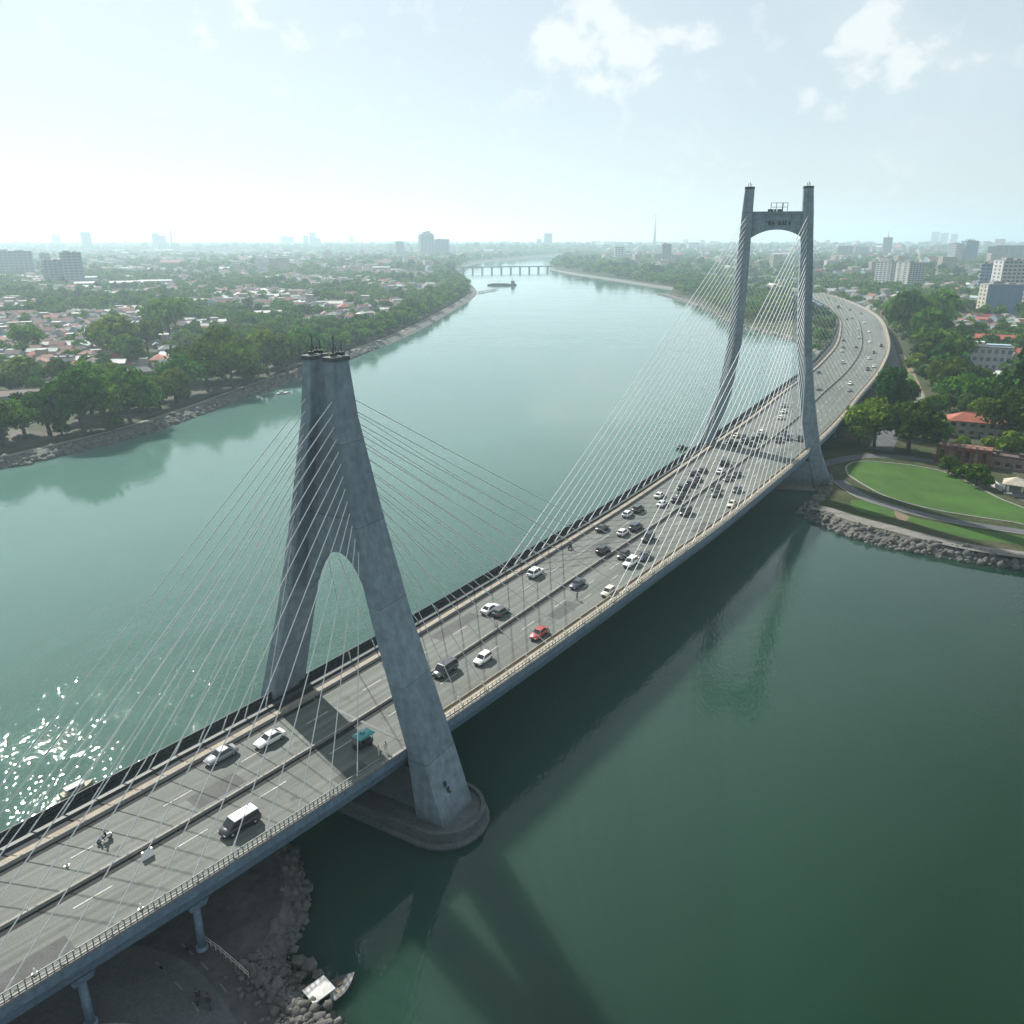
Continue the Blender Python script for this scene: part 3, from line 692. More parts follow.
ribbon('bank_road', smooth_line(up), 5.5, Z+.006, M['lane'])
un = [at(u, v, Z) for u, v in ((880, 450), (893, 420), (897, 395), (893, 372), (890, 352), (884, 335))]
ribbon('deck_shade_strip', smooth_line(un), 9, Z+.006, M['lane'])  # dark ribbon painting the deck's shadow on the ground, not a road
dp = [at(u, v, Z) for u, v in ((934, 424), (928, 412), (921, 395), (913, 376), (908, 365), (901, 354))]
ribbon('footpath', smooth_line(dp), 3.6, Z+.012, M['dirt'])
sheet('grass_verge', [at(u, v, Z) for u, v in ((896, 374), (912, 374), (921, 391), (906, 392), (898, 388))], Z+.014, M['grass'])
sheet('paved_court', [at(u, v, Z) for u, v in ((906, 393), (923, 393), (931, 413), (922, 417))], Z+.016, M['path'])
sheet('paved_court', [at(u, v, Z) for u, v in ((960, 372), (1010, 373), (1012, 380), (958, 379))], Z+.016, M['path'])
# left bank promenade
lpath = [p for p in offset_line(LIN, 3.0) if 255 < p[1] < 1250]
ribbon('river_walk', lpath, 3.0, Z+.02, M['path'])
ribbon('river_walk_verge', offset_line(lpath, 4.0), 4.2, Z+.012, M['bankground'])
# near bank: quay road under the bridge
qr = [(-76, 40), (-58, 60), (-46, 66), (-36, 64), (-28, 54), (-20, 30), (-16, 10)]
qz = 1.8
sheet('quay_road', smooth_line([(-80, 0), (-70, 50), (-56, 71), (-45, 73), (-37, 70.5), (-30.5, 64.5), (-24.5, 57), (-17, 40), (-8, 10), (-80, 0)], 2)[:-1], qz+.01, M['lane'])
ribbon('quay_kerb', smooth_line([(-58, 50), (-52, 58), (-45.5, 62), (-40, 62.5), (-35, 60), (-31, 55), (-27, 46)]), .5, qz, M['kerb'], .18)
b = MB()
for k in range(9):
    for off, line in ((0, [(-42, 69.0), (-34.5, 63.0), (-27, 53), (-21, 41)]), (3.2, [(-42, 69.0), (-34.5, 63.0), (-27, 53), (-21, 41)])):
        L = offset_line(smooth_line(line, 3), off+1.6)
        i = int(k*len(L)/9); 
        if i+1 < len(L):
            p, q = Vector(L[i]), Vector(L[i+1]); d = (q-p).normalized(); nn = Vector((-d.y, d.x))*.09; e = p+d*1.6
            b.add([(p.x+nn.x, p.y+nn.y, qz+.018), (p.x-nn.x, p.y-nn.y, qz+.018), (e.x-nn.x, e.y-nn.y, qz+.018), (e.x+nn.x, e.y+nn.y, qz+.018)], [(0, 1, 2, 3)])
o = b.build('road_marking', M['path']); o['kind'] = 'structure'

# ------------------------------------------------------------------ rocks
ICO = None
def ico():
    global ICO
    if ICO is None:
        bm = bmesh.new(); bmesh.ops.create_icosphere(bm, subdivisions=1, radius=1); bm.verts.ensure_lookup_table()
        ICO = (np.array([v.co[:] for v in bm.verts]), np.array([[v.index for v in f.verts] for f in bm.faces])); bm.free()
    return ICO
def rocks(name, pts, r0, r1):
    V, Fc = ico(); VV, FF = [], []
    for k, (x, y, z) in enumerate(pts):
        r = RNG.uniform(r0, r1)*RNG.choice([.5, .7, .9, 1, 1.3, 1.9]); sc = RNG.uniform(.6, 1.2, 3)*r
        w = V*sc*RNG.uniform(.72, 1.2, (len(V), 1)); t = RNG.uniform(0, 6.28)
        R = np.array([[cos(t), -sin(t), 0], [sin(t), cos(t), 0], [0, 0, 1]])
        VV.append(w@R.T+np.array([x, y, z])); FF.append(Fc+len(V)*k)
    o = link(name, np_mesh(name, np.vstack(VV), np.vstack(FF), M['rock'])); o['kind'] = 'stuff'; return o
def bank_points(shore, wid, zt, n, sel):
    seg = [(a, b) for a, b in zip(shore[:-1], shore[1:]) if sel(a)]
    Ls = [hypot(b[0]-a[0], b[1]-a[1]) for a, b in seg]; tot = sum(Ls); pts = []
    for (a, b), L in zip(seg, Ls):
        for _ in range(max(1, int(n*L/tot))):
            t, q = random.random(), random.random()
            nx, ny = -(b[1]-a[1])/(L or 1), (b[0]-a[0])/(L or 1)
            pts.append((a[0]+(b[0]-a[0])*t+nx*q*wid, a[1]+(b[1]-a[1])*t+ny*q*wid, -.2+q*zt))
    return pts
rocks('riprap_stones', bank_points(RSH, 5.2, Z, 2600, lambda p: 60 < p[0] < 260 and p[1] < 300), .4, .85)
rocks('riprap_stones', bank_points(LSH, 7.2, Z, 2600, lambda p: 200 < p[1] < 620), .5, 1.2)
rocks('riprap_stones', bank_points(RSH, 5.0, Z, 900, lambda p: 300 < p[1] < 1300), .6, 1.4)
pn = [(x, y, z*1.0) for x, y, z in bank_points(NSH[::-1], 3.4, 1.7, 2300, lambda p: p[0] > -52 and p[1] > 40)]
# a wider heap where the bank is sunlit, by the moored boat
for k in range(900):
    t = random.random(); a, bq = (-30.5, 70.5), (-13, 55)
    w = random.gauss(0, 1.1); pn.append((a[0]+(bq[0]-a[0])*t+w*.7-.2, a[1]+(bq[1]-a[1])*t+w*.7, 1.75+random.uniform(-.1, .25)))
rocks('riprap_stones', pn, .18, .5)
BOULD = [((-24.9, 71.6), 1.1), ((-23.6, 70.9), 1.35), ((-22.2, 69.6), .9), ((-24.2, 69.6), .8), ((-22.9, 68.0), .75), ((-21.8, 67.0), .9), ((-26.0, 73.2), .8), ((-20.6, 66.6), .6)]
words = ['furthest under the deck shadow', 'largest', 'nearest the moored boat side', 'behind the largest', 'low one above the heap', 'beside the boat cabin', 'half sunk at the island edge', 'smallest, by the boat hull']
for k, ((x, y), r) in enumerate(BOULD):
    V, Fc = ico(); b = MB(); w = V*RNG.uniform(.75, 1.15, (len(V), 1))*np.array([r, r*.85, r*.7]); b.add([tuple(p) for p in w], [tuple(f) for f in Fc])
    o = b.build('boulder', M['rock'], loc=(x, y, .35), rz=k*1.3); tag(o, 'dark wet boulder at the near bank edge, '+words[k], 'boulder', 'boulders at the near bank')

# ------------------------------------------------------------------ trees
def crown_np(seed, W, Hc, base, nl, nleaf, leaf, flat):
    """leaf clumps spread through lobes: quads as (V, F)"""
    r = np.random.default_rng(seed); C, Rr = [], []
    for i in range(nl):
        a = 2.399*i+r.uniform(-.5, .5); q = math.sqrt((i+.3)/nl)*.72*r.uniform(.75, 1.12)
        z = base+Hc*(.16+(.64-.46*q*(1 if not flat else .6))*r.uniform(.55, 1.15))
        C.append((cos(a)*q*W/2, sin(a)*q*W/2, z)); Rr.append((W*r.uniform(.15, .26), Hc*r.uniform(.17, .30)))
    C.append((0, 0, base+Hc*.55)); Rr.append((W*.30, Hc*.36))
    C, Rr = np.array(C), np.array(Rr)
    wts = Rr[:, 0]**2; wts /= wts.sum(); k = r.choice(len(C), nleaf, p=wts)
    d = r.normal(size=(nleaf, 3)); d[:, 2] = d[:, 2]*.9+.25; d /= np.linalg.norm(d, axis=1)[:, None]
    rad = r.uniform(.55, 1.08, nleaf)[:, None]
    P = C[k]+d*rad*np.c_[Rr[k, 0], Rr[k, 0], Rr[k, 1]]
    P[:, 2] = np.maximum(P[:, 2], base*.75)
    nrm = d+r.normal(size=(nleaf, 3))*.55; nrm /= np.linalg.norm(nrm, axis=1)[:, None]
    u = np.cross(nrm, r.normal(size=(nleaf, 3))); u /= np.linalg.norm(u, axis=1)[:, None]; v = np.cross(nrm, u)
    s = (leaf*r.uniform(.6, 1.35, nleaf))[:, None]
    V = np.stack([P-u*s-v*s*.6, P+u*s*.8-v*s*.7, P+u*s+v*s*.6, P-u*s*.7+v*s*.8], 1).reshape(-1, 3)
    return V, np.arange(nleaf*4).reshape(-1, 4)
def trunk_mb(h, r, W, seed):
    rr = random.Random(seed); b = MB()
    b.tube((0, 0, -.3), (.2, .1, h*.55), r, 8, r2=r*.7); b.tube((.2, .1, h*.55), (.1, 0, h*.95), r*.7, 7, r2=r*.35)
    for k in range(5):
        a = k*1.3+rr.random(); b.tube((.2, .1, h*(.42+.07*k)), (cos(a)*W*.28, sin(a)*W*.28, h*(.75+.1*rr.random())), r*.42, 5, r2=r*.14)
    return b
# kinds: (adjective, crown width, crown height, base, lobes, leaf material, flat)
KINDS = [('broad spreading dark green', 17, 11, 1.6, 14, 'leaf', True), ('rounded mid green', 12, 10.5, 1.2, 11, 'leaf', False), ('tall full dark green', 10.5, 13.5, 1.4, 12, 'leaf3', False), ('rounded yellowish green', 11.5, 9.5, 1.0, 10, 'leaf2', False), ('wide low olive green', 15, 8.5, 1.4, 13, 'leaf2', True), ('bushy low green', 6.5, 5.0, .6, 6, 'leaf2', False)]
TREE_HI, TREE_LO, TREE_MID = [], [], []
for k, (adj, w_, h_, b_, nl, lm, fl) in enumerate(KINDS):
    V, Fq = crown_np(40+k, w_, h_, b_, nl, 2600 if k < 5 else 900, .42, fl)
    TREE_HI.append((np_mesh('tree_crown', V, Fq, M[lm]), trunk_mb(b_+h_*.5, .34+.012*w_, w_, k).mesh('tree_trunk', M['wood'])))
    V, Fq = crown_np(70+k, w_, h_, b_, nl, 900 if k < 5 else 400, .72, fl)
    TREE_MID.append((np_mesh('tree_crown', V, Fq, M[lm]), trunk_mb(b_+h_*.5, .34+.012*w_, w_, k).mesh('tree_trunk', M['wood'])))
    TREE_LO.append(crown_np(90+k, w_, h_, b_, nl, 110, 1.5, fl))
TREES = []          # (x, y, kind, scale, zone)
def put_tree(x, y, kind, sc, zone): TREES.append((x, y, kind, sc, zone))
def px_tree(u, v, wpx, kind, zone):
    x, y = at(u, v, Z); d = math.sqrt(x*x+y*y+CAM_H**2); put_tree(x, y, kind, wpx/FPX*d/KINDS[kind][1], zone)

# ------------------------------------------------------------------ buildings
def proj(X, Y, Zz=0.0):
    up = Zz-CAM_H; d = Y*cos(PITCH)-up*sin(PITCH)
    if d < 1: return (-9999, 9999)
    return 512+FPX*X/d, 512-FPX*(up*cos(PITCH)+Y*sin(PITCH))/d
WALLS = {'white': (.42, .42, .41), 'cream': (.34, .31, .25), 'grey': (.20, .20, .20), 'pale blue': (.26, .34, .41), 'pink': (.25, .165, .145)}
ROOFS = {'terracotta': (.26, .075, .045), 'rust': (.16, .065, .048), 'brown': (.085, .060, .052), 'grey': (.15, .155, .165), 'white': (.38, .38, .375), 'pale green': (.22, .28, .26)}
for k, c in WALLS.items(): M['w_'+k] = mat('wall_'+k.replace(' ', '_'), c, .85, .15, .25, 2.0, streak=.12, rnd=.18)
for k, c in ROOFS.items(): M['r_'+k] = mat('roof_'+k.replace(' ', '_'), c, .8, .25, .4, 3.0, rnd=.22)
M['bluewall'] = mat('blue_grey_wall', (.13, .20, .31), .7, .08, .1, 1.5, streak=.1)
M['brick'] = mat('red_brick', (.14, .055, .038), .9, .3, .4, 3.0, bump=.2)
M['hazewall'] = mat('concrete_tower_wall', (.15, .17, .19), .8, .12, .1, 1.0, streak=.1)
M['darktower'] = mat('dark_tower_wall', (.10, .11, .13), .6, .12, .1, 1.0)
M['glassblue'] = mat('blue_window_glass', (.06, .10, .13), .2, .15, .3, spec=.7)
M['door'] = mat('door_paint', (.08, .06, .05), .6, .2, 1.0)

def roof_mesh(kind, w, d, h, rh, ov=.5):
    W_, D_ = w/2+ov, d/2+ov; b = MB(); t = .18
    if kind == 'gable':
        for z in (0,):
            b.add([(-W_, -D_, h), (W_, -D_, h), (W_, 0, h+rh), (-W_, 0, h+rh), (W_, D_, h), (-W_, D_, h)], [(0, 1, 2, 3), (3, 2, 4, 5)])
            b.add([(-W_, -D_, h-t), (W_, -D_, h-t), (W_, 0, h+rh-t), (-W_, 0, h+rh-t), (W_, D_, h-t), (-W_, D_, h-t)], [(3, 2, 1, 0), (5, 4, 2, 3)])
            b.add([(-W_, -D_, h), (-W_, -D_, h-t), (W_, -D_, h-t), (W_, -D_, h), (-W_, D_, h), (-W_, D_, h-t), (W_, D_, h-t), (W_, D_, h)], [(0, 1, 2, 3), (7, 6, 5, 4)])
        b.box((0, 0, h+rh+.04), (2*W_, .35, .16))
    elif kind == 'hip':
        r = max(.1, W_-D_)
        b.add([(-W_, -D_, h), (W_, -D_, h), (W_, D_, h), (-W_, D_, h), (-r, 0, h+rh), (r, 0, h+rh), (-W_, -D_, h-t), (W_, -D_, h-t), (W_, D_, h-t), (-W_, D_, h-t)],
              [(0, 1, 5, 4), (1, 2, 5), (2, 3, 4, 5), (3, 0, 4), (0, 6, 7, 1), (1, 7, 8, 2), (2, 8, 9, 3), (3, 9, 6, 0), (9, 8, 7, 6)])
        b.box((0, 0, h+rh+.04), (2*r+.3, .35, .16))
    else:
        b.box((0, 0, h+.1), (w+.5, d+.5, .25))
        for sx, sy, lx, ly in ((0, -1, w+.5, .2), (0, 1, w+.5, .2), (-1, 0, .2, d+.1), (1, 0, .2, d+.1)): b.box((sx*(w/2+.15), sy*(d/2+.15), h+.45), (lx, ly, .5))
        b.box((w*.2, d*.12, h+.8), (1.6, 1.6, 1.2)); b.tube((-w*.25, d*.1, h+.2), (-w*.25, d*.1, h+1.6), .55, 8)
    return b
def walls_mesh(kind, w, d, h, rh):
    b = MB(); b.box((0, 0, h/2-.3), (w, d, h+.6))
    if kind == 'gable':
        b.add([(-w/2, -d/2, h), (-w/2, d/2, h), (-w/2, 0, h+rh-.25), (w/2, -d/2, h), (w/2, d/2, h), (w/2, 0, h+rh-.25)], [(0, 2, 1), (3, 4, 5)])
    return b
PROTO = []      # (root, description, wall, roof, kind)
def house_proto(kind, w, d, h, rh, wall, roof):
    name = {'shed': 'shed'}.get(kind, 'house'); kk = 'gable' if kind == 'shed' else kind
    root = walls_mesh(kk, w, d, h, rh).build(name, M['w_'+wall]); COL.objects.unlink(root)
    kids = []
    me = roof_mesh(kk, w, d, h, rh).mesh('roof', M['r_'+roof]); kids.append(('roof', me, []))
    fl = 2 if h > 5 else 1
    wm = MB().box((0, 0, 0), (1.5, .12, 1.3)).mesh('window', M['glass']); fm = MB()
    for sx in (-1, 1): fm.box((sx*.83, -.02, 0), (.14, .18, 1.6))
    for sz in (-1, 1): fm.box((0, -.02, sz*.73), (1.5, .18, .14))
    fm = fm.mesh('frame', M['w_white'])
    spots = []
    for f in range(fl):
        z = 1.7+2.8*f; n = max(2, int(w/3.6))
        for i in range(n):
            x = -w/2+w*(i+.5)/n
            if f == 0 and i == n//2: continue
            spots.append(((x, -d/2-.05, z), 0))
        for i in range(2): spots.append(((-w/2-.05, -d/4+i*d/2, z), -pi/2)); spots.append(((w/2+.05, -d/4+i*d/2, z), pi/2))
    n = max(2, int(w/3.6)); dx = -w/2+w*(n//2+.5)/n
    dm = MB().box((dx, -d/2-.04, 1.05), (1.1, .12, 2.1)).mesh('door', M['door'])
    PROTO.append(dict(root=root, kids=kids, win=(wm, fm, spots), door=dm, wall=wall, roof=roof, kind=kind, w=w, d=d, h=h, rh=rh))
    return PROTO[-1]
for a_ in (('gable', 11, 8, 3.6, 2.3, 'white', 'terracotta'), ('hip', 12, 9, 3.8, 2.4, 'cream', 'rust'), ('gable', 13, 9, 6.4, 2.6, 'white', 'rust'), ('hip', 11, 9, 6.2, 2.5, 'pale blue', 'brown'), ('flat', 12, 9, 6.6, 0, 'white', 'grey'), ('flat', 9, 8, 9.6, 0, 'cream', 'white'), ('shed', 24, 11, 4.6, 2.2, 'grey', 'white'), ('gable', 10, 7, 3.4, 2.0, 'grey', 'grey'), ('hip', 15, 11, 4.2, 3.0, 'pink', 'terracotta'), ('shed', 20, 10, 4.4, 2.0, 'white', 'pale green'), ('gable', 9, 7, 3.4, 1.8, 'cream', 'brown')): house_proto(*a_)
KNAME = {'gable': 'gabled', 'hip': 'hipped', 'flat': 'flat', 'shed': 'long metal'}
def put_house(P, x, y, rz, sc, detail):
    r = P['root'].copy(); COL.objects.link(r); r.location = (x, y, LAND_Z); r.rotation_euler = (0, 0, rz); r.scale = sc
    if detail >= 1:
        for n, me, _ in P['kids']: link(n, me, r)
    if detail >= 2:
        wm, fm, spots = P['win']
        for p, a in spots:
            wo = link('window', wm, r, p, a)
            if detail >= 3: link('frame', fm, wo)
        link('door', P['door'], r)
    return r
JOINED = {}
def put_house_far(P, x, y, rz, sc):
    k = id(P)
    if k not in JOINED:
        a = walls_mesh('gable' if P['kind'] == 'shed' else P['kind'], P['w'], P['d'], P['h'], P['rh']); c = roof_mesh('gable' if P['kind'] == 'shed' else P['kind'], P['w'], P['d'], P['h'], P['rh'])
        n = len(a.v); a.v += c.v; a.f += [tuple(n+i for i in f) for f in c.f]; a.m += [1]*len(c.f); a.sm += c.sm
        JOINED[k] = a.mesh('house', [M['w_'+P['wall']], M['r_'+P['roof']]])
    return link('shed' if P['kind'] == 'shed' else 'house', JOINED[k], None, (x, y, LAND_Z), rz, sc)

BLOCKED = []    # (x, y, r) where nothing is sown
def spot(u, v, wpx):
    x, y = at(u, v, LAND_Z); dep = y*cos(PITCH)+(CAM_H-LAND_Z)*sin(PITCH); return x, y, wpx/FPX*dep, atan2(x, y), dep
def tower(u, v, wpx, hpx, dfrac, turn, floors, cols, wall, label, cat='building', name='apartment_tower', glass='glassblue', parts=True, style='strip', crown=None, endwall=None):
    """multi-storey block standing on the ground at photo point (u, v)"""
    x, y, w, az, dep = spot(u, v, wpx); h = hpx/FPX*dep*1.03; d = w*dfrac
    rz = -az+turn
    root = MB().box((0, d/2, h/2-.5), (w, d, h+1)).build(name, M[wall], None, loc=(x, y, LAND_Z), rz=rz); tag(root, label, cat)
    BLOCKED.append((x, y+d/2, max(w, d)*.62+4)); fh = h/floors
    hold = MB() if not parts else None
    for f in range(floors):
        z = fh*(f+.55)
        if style == 'strip':
            b = hold or MB()
            n = cols
            for i in range(n):
                ww = w/n*.68; xx = -w/2+w*(i+.5)/n; b.box((xx, -.06, z), (ww, .25, fh*.5))
                ww = d/n*.68; yy = d*(i+.5)/n
                for sx in (-1, 1): b.box((sx*(w/2+.06), yy, z), (.25, ww, fh*.5))
            if parts: b.build('window_row', M[glass], root)
        elif style == 'each':
            for i in range(cols):
                xx = -w/2+w*(i+.5)/cols
                wo = MB().box((0, 0, 0), (w/cols*.55, .2, fh*.48)).build('window', M[glass], root, loc=(xx, -.02, z))
                MB().box((0, -.1, -fh*.27), (w/cols*.62, .3, .15)).build('sill', M['w_white'], wo)
            if f < floors and d > 6:
                for i in range(max(1, cols//2)):
                    yy = d*(i+.5)/max(1, cols//2)
                    for sx in (-1, 1):
                        MB().box((0, 0, 0), (.2, d/cols*.9, fh*.48)).build('window', M[glass], root, loc=(sx*(w/2+.02), yy, z))
    if hold is not None: hold.build('window_band', M[glass], root)
    b = MB(); b.box((0, d/2, h+.35), (w+.5, d+.5, .7))
    if crown == 'stepped':
        for k, (q, ww, hh) in enumerate(((-.36, .16, .05), (-.12, .2, .13), (.14, .22, .16), (.37, .14, .07))): b.box((q*w, d/2, h+.7+hh*h/2), (ww*w, d*.7, hh*h))
    elif crown == 'plant':
        b.box((-w*.18, d*.5, h+2.0), (w*.3, d*.5, 2.8)); b.box((w*.22, d*.4, h+1.4), (w*.2, d*.3, 1.6)); b.tube((w*.05, d/2, h+.7), (w*.05, d/2, h+6), .25, 5)
    elif crown == 'spire': b.tube((0, d/2, h), (0, d/2, h*1.35), w*.05, 6, r2=w*.01)
    b.build('roof', M['w_grey' if wall != 'darktower' else 'darktower'], root)
    if endwall:
        b = MB(); b.box((-w/2-.3, d/2, h/2), (.9, d*.94, h*.98)); b.build('end_wall', M[endwall], root)
        b = MB()
        for f in range(floors):
            for q in (.3, .7): b.box((-w/2-.72, d*q, fh*(f+.5)), (.3, d*.16, fh*.5))
        b.build('balcony_stack', M[glass], root)
    return root
# far skyline of the left bank, in the haze
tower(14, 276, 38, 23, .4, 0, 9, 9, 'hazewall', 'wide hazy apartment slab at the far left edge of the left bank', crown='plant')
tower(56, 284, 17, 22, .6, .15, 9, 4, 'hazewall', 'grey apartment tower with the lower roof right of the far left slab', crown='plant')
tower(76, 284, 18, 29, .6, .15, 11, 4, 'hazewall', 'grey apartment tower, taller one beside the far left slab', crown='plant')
tower(48, 273, 9, 18, .7, .1, 8, 3, 'hazewall', 'thin grey tower behind the gap next to the far left slab', crown='plant')
tower(89, 253, 8.5, 19, .7, .2, 14, 3, 'darktower', 'slim dark slanting tower alone on the hazy left skyline', name='office_tower', cat='tower', parts=False, crown='plant')
tower(58, 250, 8, 14, .6, 0, 8, 3, 'hazewall', 'faint pale block left of the slim dark tower on the horizon', parts=False, cat='tower')
tower(157.5, 252, 7, 17, .7, 0, 10, 3, 'darktower', 'left one of the pair of hazy towers beside the thin chimney', parts=False, cat='tower', name='office_tower', crown='plant')
tower(164, 252, 7.5, 15, .7, .3, 10, 3, 'darktower', 'lower right one of the pair of hazy towers beside the chimney', parts=False, cat='tower', name='office_tower')
def chimney(u, v, hpx, wpx, label, name, cat, r2=.7):
    x, y, w, az, dep = spot(u, v, wpx); h = hpx/FPX*dep
    o = MB().tube((0, 0, -1), (0, 0, h), w/2, 12, r2=w/2*r2).build(name, M['darktower'], loc=(x, y, LAND_Z)); tag(o, label, cat)
    b = MB(); b.tube((0, 0, h*.97), (0, 0, h*.99), w/2*(r2+.25), 12)
    for k in (.35, .7): b.tube((0, 0, h*k), (0, 0, h*k+h*.008), w/2*1.15, 12)
    b.build('platform', M['steel'], o); BLOCKED.append((x, y, 12)); return o
chimney(173, 253, 22, 2.0, 'thin hazy chimney right of a pair of towers on the left skyline', 'chimney', 'chimney')
chimney(254, 247, 12, 1.3, 'small thin mast on the horizon between chimney and near pylon', 'radio_mast', 'mast', .4)
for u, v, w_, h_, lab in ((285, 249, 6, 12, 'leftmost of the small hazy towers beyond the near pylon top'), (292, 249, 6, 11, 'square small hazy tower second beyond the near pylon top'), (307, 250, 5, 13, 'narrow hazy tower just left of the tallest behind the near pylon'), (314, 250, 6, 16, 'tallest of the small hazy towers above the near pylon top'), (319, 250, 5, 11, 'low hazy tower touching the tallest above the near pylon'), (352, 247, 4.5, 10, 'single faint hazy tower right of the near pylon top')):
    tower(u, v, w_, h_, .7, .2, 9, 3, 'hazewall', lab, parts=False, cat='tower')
tower(400.5, 258, 8, 15, .8, .1, 9, 3, 'darktower', 'dark squat tower left of the stepped apartment block by the river', parts=True, crown='plant')
tower(428, 259, 14, 22, .7, .25, 12, 4, 'hazewall', 'left half of the stepped apartment block by the river bend', crown='stepped', name='apartment_block')
tower(442, 259, 14, 18, .7, -.1, 10, 4, 'hazewall', 'lower right half of the stepped apartment block by the river bend', crown='plant', name='apartment_block')
tower(548, 251, 8, 16, .8, 0, 9, 3, 'hazewall', 'hazy tower on the horizon above the river bend', parts=False, cat='tower', crown='plant')
tower(539, 250, 5, 10, .8, 0, 7, 2, 'hazewall', 'faint low tower left of the one above the river bend', parts=False, cat='tower')
chimney(654, 250, 33, 3.2, 'tall thin tapering mast on the horizon right of the river', 'radio_mast', 'mast', .25)
tower(619, 262, 9, 14, .6, .2, 8, 3, 'w_white', 'pale block among trees left of the tall mast', parts=True)
tower(629, 264, 10, 9, .6, -.1, 5, 4, 'w_white', 'low pale block among trees below the tall mast', parts=True)
tower(666, 265, 9, 19, .7, .1, 11, 3, 'darktower', 'dark topped tower right of the tall mast', parts=True, crown='plant')
tower(659, 266, 10, 11, .6, .1, 6, 3, 'w_pink', 'pinkish wing joined to the left of the dark topped tower', parts=True)
tower(676, 266, 9, 10, .6, -.1, 6, 3, 'w_pink', 'pinkish wing joined to the right of the dark topped tower', parts=True)
# right bank
tower(894, 288, 14, 24, 1.5, .75, 13, 4, 'w_white', 'left one of two white apartment blocks beyond the curve', crown='plant', name='apartment_block')
tower(914, 290, 17, 25, 1.2, .7, 13, 5, 'w_white', 'right one of two white apartment blocks beyond the curve', crown='plant', name='apartment_block', endwall='w_white')
tower(957, 266, 9, 20, 1.2, .7, 13, 4, 'w_white', 'pale left half of the twin hazy towers right of the curve', crown='plant', name='office_tower')
tower(969, 266, 12, 23, .9, .5, 14, 5, 'bluewall', 'bluish right half of the twin hazy towers right of the curve', crown='plant', name='office_tower')
tower(886, 257, 8, 18, .7, .2, 11, 3, 'darktower', 'hazy dark tower behind the two white apartment blocks', parts=False, cat='tower', crown='spire')
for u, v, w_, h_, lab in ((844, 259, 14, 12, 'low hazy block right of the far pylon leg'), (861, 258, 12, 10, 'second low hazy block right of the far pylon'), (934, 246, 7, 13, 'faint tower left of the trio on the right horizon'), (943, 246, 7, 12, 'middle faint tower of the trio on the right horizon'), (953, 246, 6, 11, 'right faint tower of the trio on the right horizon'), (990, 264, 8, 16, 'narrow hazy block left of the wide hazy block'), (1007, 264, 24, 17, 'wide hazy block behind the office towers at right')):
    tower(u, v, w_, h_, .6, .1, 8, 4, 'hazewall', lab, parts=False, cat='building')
tower(984, 291, 12, 25, .8, .1, 8, 3, 'bluewall', 'teal banded office block left of the white framed tower', name='office_block', crown='plant')
tower(1008, 305, 22, 41, .9, .5, 12, 5, 'w_white', 'white framed office tower with dark bands near the right edge', name='office_tower', crown='plant', endwall='w_white')
tower(1001, 317, 34, 30, .5, .5, 8, 1, 'bluewall', 'blank blue grey slab building with a pale end near the right edge', name='office_block', style='none', endwall='w_cream', crown='plant')
tower(1030, 314, 16, 40, .6, .35, 10, 4, 'w_pink', 'brownish pink tower cut by the right edge', name='office_tower', crown='plant')
# white office by the trees
o = tower(986, 371, 41, 22, .45, .12, 3, 7, 'w_white', 'white three storey office with rows of dark windows beside the trees', name='office_building', style='each')
MB().box((-7, 5, 15.6), (8, 6, 3.2)).build('roof_house', M['w_white'], o); MB().box((5, 6, 14.9), (13, 5, 1.8)).build('roof_plant', M['w_pale blue'], o)
MB().box((0, -2.4, 1.6), (26, 3.6, .5)).build('canopy', M['w_grey'], o)
for k in range(6): MB().tube((-11+k*4.4, -3.6, -.3), (-11+k*4.4, -3.6, 1.4), .2, 6).build('column', M['w_white'], o)

def villa(u, v, wpx, dfrac, turn, kind, h, rh, wall, roof, label, name='house', cat='house', scale_h=1.0):
    x, y, w, az, dep = spot(u, v, wpx); d = w*dfrac; kk = 'gable' if kind == 'shed' else kind
    root = walls_mesh(kk, w, d, h, rh).build(name, M['w_'+wall] if 'w_'+wall in M else M[wall], None, loc=(x+sin(az)*d/2, y+cos(az)*d/2, LAND_Z), rz=-az+turn); tag(root, label, cat)
    roof_mesh(kk, w, d, h, rh, .7).build('roof', M['r_'+roof], root)
    n = max(3, int(w/3.2))
    for f in range(max(1, int(h/3))):
        for i in range(n):
            wo = MB().box((0, 0, 0), (w/n*.5, .14, 1.4)).build('window', M['glass'], root, loc=(-w/2+w*(i+.5)/n, -d/2-.05, 1.7+3*f))
            MB().box((0, -.06, -.8), (w/n*.6, .26, .14)).build('sill', M['w_white'], wo)
        for yy in (-d/4, d/4):
            for sx in (-1, 1): MB().box((0, 0, 0), (.14, 1.3, 1.4)).build('window', M['glass'], root, loc=(sx*(w/2+.05), yy, 1.7+3*f))
    MB().box((w*.06, -d/2-.06, 1.05), (1.1, .16, 2.1)).build('door', M['door'], root)
    BLOCKED.append((root.location.x, root.location.y, max(w, d)*.6+1)); return root
villa(974, 437, 51, .5, .1, 'hip', 6.2, 3.0, 'cream', 'terracotta', 'villa with a bright terracotta hipped roof among trees above the lawn')
villa(1012, 388, 36, .55, -.5, 'gable', 5.0, 2.6, 'pale blue', 'white', 'building with pale blue white gabled roof right of the tree clump')
villa(1026, 363, 26, .6, .3, 'gable', 6.2, 2.8, 'cream', 'terracotta', 'orange roofed cream house cut by the right edge')
villa(1018, 392, 20, .7, .2, 'hip', 4.0, 2.4, 'cream', 'terracotta', 'small orange roof low behind the pale blue roofed building')
villa(993, 347, 34, .4, .05, 'gable', 6.0, 3.0, 'pink', 'terracotta', 'long terracotta roof just behind the white office')
